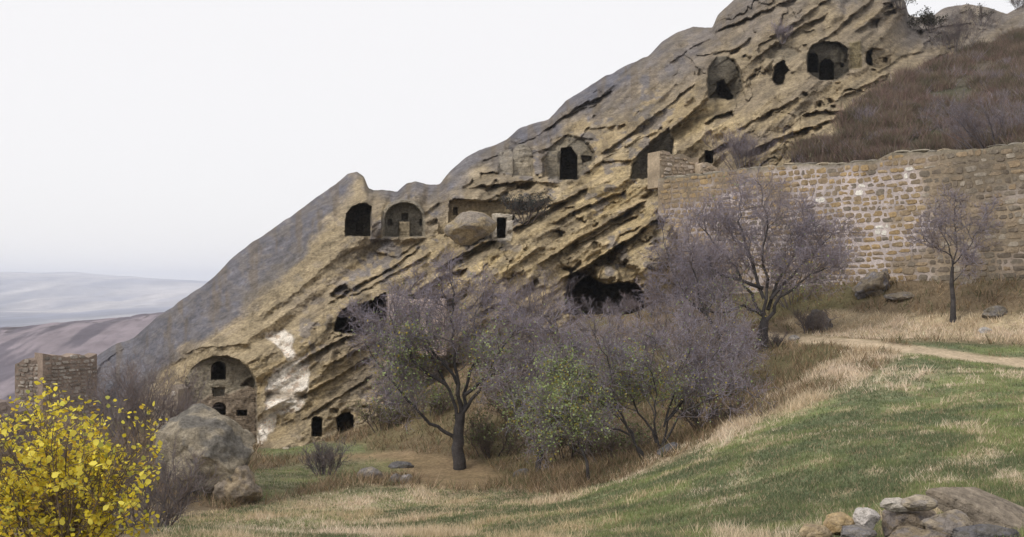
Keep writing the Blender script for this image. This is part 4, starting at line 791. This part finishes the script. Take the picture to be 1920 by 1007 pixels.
# shrubs: many stems from one foot
def shrub(label, foot_p, height, width, nst, seed, tip=PURP, base=GREYB, lens=None, counts=(6, 5, 4), group=None, name='shrub', cat='shrub', lrad=0.011, up=0.45, leafn=0, leafcol=(0.1, 0.11, 0.05), leafsize=0.04, depthw=None):
    w_ = Wood(seed); r = w_.r; P = np.asarray(foot_p, float); lens = lens or (height*0.42, height*0.25, height*0.14); depthw = depthw or width*0.6
    for i in range(nst):
        a = np.array([r.uniform(-1, 1)*width*0.5, r.uniform(-1, 1)*depthw*0.5, r.uniform(0.6, 1)*height]); s0 = P+np.array([a[0]*0.35, a[1]*0.35, -0.15]); q = [s0+(a*np.array([1, 1, 1]))*(t**np.array([1.1, 1.1, 0.9]))*np.array([0.65, 0.65, 0.8])+r.normal(0, 0.03*height, 3)*t for t in (0, .33, .66, 1)]
        w_.seg(P-np.array([0, 0, 0.3]), q[0], lrad*3, lrad*2.2, 0); w_.seg(q[0], q[1], lrad*2.4, lrad*2.2, 0); w_.poly(q, lrad*2.2, lrad, 0); w_.grow(q, lens, counts, lrad, 0, up, 0.75, 0.2)
    root = thing(name, label, cat, P, group)
    link('stems', w_.mesh('stems', 0, 1, M_twig, twigcol(tip, base), P, 3), root); link('twigs', w_.mesh('twigs', 2, 9, M_twig, twigcol(tip, base), P, 3), root)
    if leafn:
        tips = np.array([t_[0] for t_ in w_.tips]); idx = r.choice(len(tips), leafn); pos = tips[idx]+r.normal(0, 0.05, (leafn, 3)); lc = np.clip(np.array(leafcol)*(1+r.normal(0, .25, (leafn, 1))), .01, .9)
        link('foliage', leaf_mesh('foliage', pos, leafsize, lc, P, r, M_leaf), root)
    return root
def gfoot(u, Yd): x = (u-CU)/FPX*Yd; return np.array([x, Yd, float(ground_z(x, Yd)[0])])
SH = [('purple-grey brush of upright twigs in front of the wide low cave mouth', 1120, 49, 1.3, 3.6, 1), ('reddish brush just right of the wide low cave mouth', 1215, 48, 1.3, 3.0, 2), ('tall purple brush climbing the rock between the nearest tree and the cave mouth', 1010, 47.5, 3.2, 4.0, 3),
 ('dense grey brush above the left part of the thicket', 1060, 43, 2.4, 4.2, 4), ('wide purple brush behind the right part of the thicket', 1280, 40, 2.6, 4.4, 5), ('grey brush between the nearest tree and the gully', 965, 43, 2.6, 3.4, 6),
 ('brush at the foot of the long masonry wall left of the forked tree', 1330, 49, 2.0, 4, 7), ('low brush right behind the forked tree trunk', 1490, 45, 1.6, 3.5, 8), ('tangled brush hiding the low doorways side of the rock', 735, 44, 2.2, 2.6, 9), ('purple brush over the middle of the thicket', 1160, 38, 2.2, 4.2, 10)]
for lb, u0, y0, h0, w0, k0 in SH:
    shrub(lb, gfoot(u0, y0), h0, w0, 9, 40+k0, tip=PURP if k0 % 2 else lerp(PURP, REDB, 0.5), counts=(7, 5, 4), group='bare brush around the thicket', leafn=250 if k0 in (4, 6, 9) else 0, leafcol=(0.16, 0.19, 0.06), leafsize=0.05)
p = on_cliff(1392, 318); p[1] -= 0.5; shrub('round bare purple shrub on top of the masonry wall left end', p+np.array([0, 0, 0]), 2.4, 5.2, 22, 61)
p = on_cliff(1790, 98); shrub('dark bare shrub high on the slope near the skyline', p, 3.0, 4.4, 16, 62, tip=GREYB*0.8)
p = on_cliff(1460, 82); shrub('pale little shrub rooted in the rock face under the summit', p+np.array([0, -1.2, 0]), 1.5, 1.6, 10, 63, tip=PURP*1.3)
p = on_cliff(1735, 60); shrub('dark evergreen bush in the notch right of the summit', p+np.array([0, -1, 0]), 1.6, 2.8, 12, 64, tip=DKB, base=DKB, leafn=1500, leafcol=(0.05, 0.05, 0.035), leafsize=0.1)
p = on_cliff(985, 412); shrub('dark juniper bush on the ledge right of the little black doorway', p+np.array([0, -0.5, 0]), 1.5, 2.4, 14, 65, tip=DKB*1.6, base=DKB, leafn=1500, leafcol=(0.06, 0.065, 0.06), leafsize=0.07)
p = on_cliff(1870, 280); shrub('wide violet-grey bare bush above the right part of the wall', p+np.array([0, -0.3, 0]), 2.6, 6.0, 26, 66)
p = on_cliff(1700, 300); shrub('ochre dry bush just above the wall top', p+np.array([-0.2, -0.3, -0.3]), 0.9, 3.6, 14, 67, tip=np.array([0.30, 0.22, 0.12]), base=BROWN)
p = on_cliff(1912, 18); shrub('dark shrub on the skyline at the right edge', p+np.array([0, 0, -0.2]), 2.2, 2.6, 12, 68, tip=DKB*1.5)
p = on_cliff(1685, 15); shrub('dark bushy growth on the right shoulder of the summit', p+np.array([0, -0.5, 0]), 1.8, 2.4, 12, 69, tip=DKB*1.3, leafn=900, leafcol=(0.05, 0.05, 0.04), leafsize=0.09)
p = on_cliff(1835, 45); shrub('small dark shrub on the skyline ridge left of the right edge', p+np.array([0, -0.3, 0]), 1.5, 2.6, 10, 81, tip=DKB*2.2, leafn=300, leafcol=(0.07, 0.07, 0.045), leafsize=0.08)
p = on_cliff(1765, 85); shrub('low olive bush between boulders beneath the notch of the skyline', p+np.array([0, -0.3, 0]), 1.2, 2.4, 10, 82, tip=DKB*2, leafn=500, leafcol=(0.10, 0.10, 0.06), leafsize=0.08)
for lb, u0, y0, h0, w0, k0, lc0 in (('low green-brown tangle in the hollow just right of the nearest trunk', 925, 36, 1.5, 2.6, 91, (0.17, 0.19, 0.09)), ('dark olive tangle in the hollow behind the sapling', 1060, 33.5, 1.4, 3.0, 92, (0.13, 0.15, 0.07)),
  ('brown-green tangle in the hollow beneath the wide-crowned middle tree', 985, 38.5, 1.7, 3.2, 93, (0.16, 0.17, 0.08)), ('olive tangle at the foot of the slanting stems', 1150, 31, 1.3, 2.8, 94, (0.15, 0.17, 0.08)), ('brown tangle against the bank at the right end of the hollow', 1330, 35, 1.4, 3.0, 95, (0.17, 0.15, 0.08)),
  ('green-leaved low bush on the slope behind the nearest trunk', 800, 42, 1.5, 3.0, 96, (0.18, 0.21, 0.09)), ('thin brown bush on the slope between trunk and low doorways', 720, 42.5, 1.2, 2.4, 97, (0.19, 0.19, 0.09))):
    shrub(lb, gfoot(u0, y0), h0, w0, 14, k0, tip=np.array([0.20, 0.165, 0.14]), base=np.array([0.12, 0.10, 0.09]), leafn=900, leafcol=lc0, leafsize=0.065, group='low tangles in the hollow')
shrub('grey leafless bush behind the boulder by the rubble pier', gfoot(262, 33), 3.2, 3.6, 22, 70, tip=np.array([0.23, 0.19, 0.19]))
shrub('dark leafless bush at the left edge behind the yellow bush', gfoot(60, 20), 2.5, 3.4, 22, 71, tip=np.array([0.15, 0.125, 0.13]))
shrub('grey leafless tangle between the yellow bush and the boulder', gfoot(270, 19), 1.7, 2.2, 18, 72, tip=np.array([0.2, 0.17, 0.17]))
shrub('low dark shrub in the grass right of the huge boulder', gfoot(610, 33), 1.2, 1.5, 14, 73, tip=np.array([0.17, 0.15, 0.16]))
shrub('dark little thorn bush beside the slab on the crest', gfoot(1330, 28.5), 1.0, 2.2, 12, 74, tip=GREYB*0.8)
shrub('brush at the foot of the forked tree trunk', gfoot(1440, 39), 0.8, 1.2, 10, 75, tip=GREYB*0.6)
shrub('long dry bramble at the foot of the dark rock stump', gfoot(1520, 41), 1.1, 2.4, 10, 76, tip=GREYB*0.9)

# ------------------------------------------------------------ yellow bush, nearest thing on the left
YB = 9.2; w_ = Wood(77); r = w_.r
g0 = W(120, 1130, YB); 
for i in range(64):
    uu = r.uniform(-60, 292); top = np.interp(uu, [-30, 30, 60, 120, 170, 240, 290], [815, 785, 765, 760, 775, 790, 820])+abs(r.normal(0, 30))*2.6; yo = r.uniform(-0.7, 0.7)
    e = W(uu, top, YB+yo); s0 = g0+r.normal(0, 0.12, 3); q = [s0*(1-t)+e*t+np.array([0, 0, 0.15*math.sin(t*3)])+r.normal(0, 0.03, 3) for t in np.linspace(0, 1, 6)]
    w_.poly(q, 0.009, 0.003, 0); w_.grow(q, (0.3, 0.16), (12, 4), 0.0035, 0, 0.1, 1.0, 0.12)
yb = thing('yellow_bush', 'bright yellow-leaved bush in the near lower left corner', 'bush', g0)
link('stems', w_.mesh('stems', 0, 9, M_twig, lambda k, a, r_: np.clip(np.array([0.17, 0.13, 0.10])*(1+r_.normal(0, .15, (len(k), 1))), .01, 1), g0, 4), yb)
tips = np.array([t_[0] for t_ in w_.tips]+[t_[1] for t_ in w_.tips]); uu = tips[:, 0]/tips[:, 1]*FPX+CU; vv = HV-tips[:, 2]/tips[:, 1]*FPX
dens = (0.12+0.88*sstep(-0.3, 0.1, fbm(uu/45, vv/45, 901, 3)))*sstep(310, 285, uu); dens *= np.where(vv > 1120, 0.1, 1)
NL = 7500; idx = r.choice(len(tips), NL, p=dens/dens.sum()); pos = tips[idx]+r.normal(0, 0.035, (NL, 3))
pal = np.array([(0.80, 0.66, 0.06), (0.86, 0.75, 0.13), (0.66, 0.56, 0.08), (0.42, 0.42, 0.10), (0.66, 0.46, 0.06)])
ci = r.choice(5, NL, p=[.34, .26, .18, .10, .12]); nearest = np.argsort(pos[:, 1])
lm = []
for k_ in range(5):
    lm.append(leaf_mesh('leaf', [(0, 0, 0)], 0.044, pal[k_][None], (0, 0, 0), np.random.default_rng(k_), M_leaf))
vis = [i for i in nearest if -20 < pos[i, 0]/pos[i, 1]*FPX+CU < 310 and HV-pos[i, 2]/pos[i, 1]*FPX < 1010][:300]; vs = set(vis)
for i in vis:
    o = link('leaf', lm[ci[i]], yb); o.location = pos[i]-g0; o.rotation_euler = (r.normal(0, .7), r.normal(0, .7), r.uniform(0, 6.28)); o.scale = (r.uniform(.75, 1.3),)*3
rest = np.array([i for i in range(NL) if i not in vs])
link('leaves', leaf_mesh('leaves', pos[rest], 0.039, np.clip(pal[ci[rest]]*(1+r.normal(0, .1, (len(rest), 1))), .01, .95), g0, r, M_leaf), yb, kind='stuff')

# ------------------------------------------------------------ grass and low growth
def blades(name, X, Yv, H, Wd, cols, lean, nb, seed, Z0=None, spreadr=0.06):
    r = np.random.default_rng(seed); n_ = len(X); X = np.repeat(X, nb)+r.normal(0, spreadr, n_*nb); Yv = np.repeat(Yv, nb)+r.normal(0, spreadr, n_*nb)
    H = np.repeat(H, nb)*r.uniform(0.5, 1.2, n_*nb); Wd = np.repeat(Wd, nb); cols = np.repeat(cols, nb, 0)*(1+r.normal(0, 0.18, (n_*nb, 1)))
    Z = (ground_z(X, Yv) if Z0 is None else np.repeat(Z0, nb))-0.02; a = r.uniform(0, 2*math.pi, len(X)); l = np.repeat(lean, nb)*r.uniform(0.2, 1.3, len(X))*H
    b = r.uniform(0, 2*math.pi, len(X)); dx = np.cos(a)*Wd/2; dy = np.sin(a)*Wd/2
    v = np.stack([np.stack([X-dx, Yv-dy, Z], -1), np.stack([X+dx, Yv+dy, Z], -1), np.stack([X+np.cos(b)*l, Yv+np.sin(b)*l, Z+H], -1)], 1).reshape(-1, 3)
    f = np.arange(len(v)).reshape(-1, 3)
    return new_mesh(name, v, f, M_blade, np.clip(np.repeat(cols, 3, 0), .01, .9), smooth=False)
rg = np.random.default_rng(99)
def sample(n_, ylo, yhi, ulo=-60, uhi=1990):
    y = 1/rg.uniform(1/yhi, 1/ylo, n_); u = rg.uniform(ulo, uhi, n_); x = (u-CU)/FPX*y; return x, y
x, y = sample(150000, 9.5, 47); z = ground_z(x, y)
u, v, g, st, di, pa, mo, mo2, gold = ground_cols(x, y, z)
keep = (v < 1040) & (v > 512)
isg = (rg.random(len(x)) < np.where(sdpoly(u, v, P_front) > 0, np.clip(0.75-1.3*mo, 0.05, 0.9), g*(1-st*0.8))) & keep & (pa < 0.3); infr = sdpoly(u, v, P_front) > 0; iss = (rg.random(len(x)) < np.where(infr, np.clip(0.55+0.9*mo, 0.1, 1), st*0.8)) & keep & ~isg & (pa < 0.3); oth = keep & ~isg & ~iss & (pa < 0.3) & (di < 0.5) & (rg.random(len(x)) < 0.5) & (y > 25) & (g < 0.3) & (st < 0.4)
gc = lerp(GREEN*1.1, GREEN2*1.25, sstep(-0.3, 0.4, mo)); gc = np.where((rg.random(len(x)) < 0.2)[:, None], STRAW*0.8, gc)
wd_ = np.clip(0.0011*y, 0.012, 0.05)
link('meadow_grass', blades('meadow_grass', x[isg], y[isg], 0.04+0.06*rg.random(isg.sum()), wd_[isg], gc[isg], np.full(isg.sum(), 0.6), 6, 1, spreadr=0.09), kind='stuff', label='short green meadow grass on the slope', category='grass')
sc = lerp(np.broadcast_to(STRAW*1.12, (len(x), 3)), PALE*1.08, np.clip(sstep(-0.2, 0.4, mo2)+0.4*(u > 1300), 0, 1)); hs = 0.04+0.07*rg.random(len(x))+0.12*sstep(0.05, 0.45, mo)*(rg.random(len(x)) < 0.5)+gold*0.12+0.20*(sdpoly(u, v, P_crest) > 0)*rg.random(len(x))*(u > 1350)
link('dry_grass', blades('dry_grass', x[iss], y[iss], hs[iss], wd_[iss]*0.9, sc[iss], np.full(iss.sum(), 0.8), 7, 2, spreadr=0.08), kind='stuff', label='dry straw-coloured grass in patches along the crest and foreground', category='grass')
oc = np.array([(0.22, 0.155, 0.10), (0.30, 0.22, 0.13), (0.15, 0.15, 0.08), (0.36, 0.27, 0.18)])[rg.integers(0, 4, len(x))]
link('undergrowth', blades('undergrowth', x[oth], y[oth], 0.15+0.3*rg.random(oth.sum()), wd_[oth]*0.8, oc[oth], np.full(oth.sum(), 0.9), 5, 3, spreadr=0.12), kind='stuff', label='brown withered weeds and litter in the gully', category='undergrowth')
# scrub mass on the upper slope
hm = (hill > 0.6) & (U < 2000) & (V < np.interp(U, [1475, 1920, 2200], [345, 285, 270])); ii = np.argwhere(hm); pk = ii[rg.integers(0, len(ii), 21000)]; hp = PTS[pk[:, 0], pk[:, 1]]; hu = U[pk[:, 0], pk[:, 1]]; hv = V[pk[:, 0], pk[:, 1]]
dn_ = fbm(hu/45, hv/18, 911, 3); kp = rg.random(len(hp)) < sstep(-0.35, 0.25, dn_); hp = hp[kp]; dn_ = dn_[kp]; hu = hu[kp]; hv = hv[kp]
cq = np.clip(((vn2(hu/16, hv/9, 921)*0.75+0.25*rg.random(len(hp)))*5).astype(int), 0, 4); hc_ = np.array([(0.16, 0.115, 0.095), (0.15, 0.135, 0.09), (0.25, 0.175, 0.15), (0.22, 0.18, 0.125), (0.29, 0.25, 0.285)])[cq]
link('scrub', blades('scrub', hp[:, 0], hp[:, 1], 0.25+1.0*np.clip(vn2(hu/12, hv/7, 923)-0.3, 0, 1), np.full(len(hp), 0.045), hc_, np.full(len(hp), 0.9), 16, 4, Z0=hp[:, 2], spreadr=0.22), kind='stuff', label='dense brown leafless scrub covering the upper right slope', category='scrub')

# ------------------------------------------------------------ air
hz = bpy.data.meshes.new('haze'); X0, X1, Y0, Y1, Z0, Z1 = -9000, 9000, -3300, 7800, -150, 78
vv = [(x, y, z) for x in (X0, X1) for y in (Y0, Y1) for z in (Z0, Z1)]; hz.from_pydata(vv, [], [(0, 1, 3, 2), (4, 6, 7, 5), (0, 4, 5, 1), (2, 3, 7, 6), (0, 2, 6, 4), (1, 5, 7, 3)]); hz.update()
m = bpy.data.materials.new('haze'); m.use_nodes = True; N = m.node_tree.nodes; N.remove(N['Principled BSDF']); pv = N.new('ShaderNodeVolumePrincipled'); pv.inputs['Color'].default_value = (0.84, 0.89, 1.0, 1); pv.inputs['Density'].default_value = 0.00022; pv.inputs['Anisotropy'].default_value = 0.2
m.node_tree.links.new(pv.outputs[0], N['Material Output'].inputs['Volume']); hz.materials.append(m); link('haze', hz, kind='stuff')
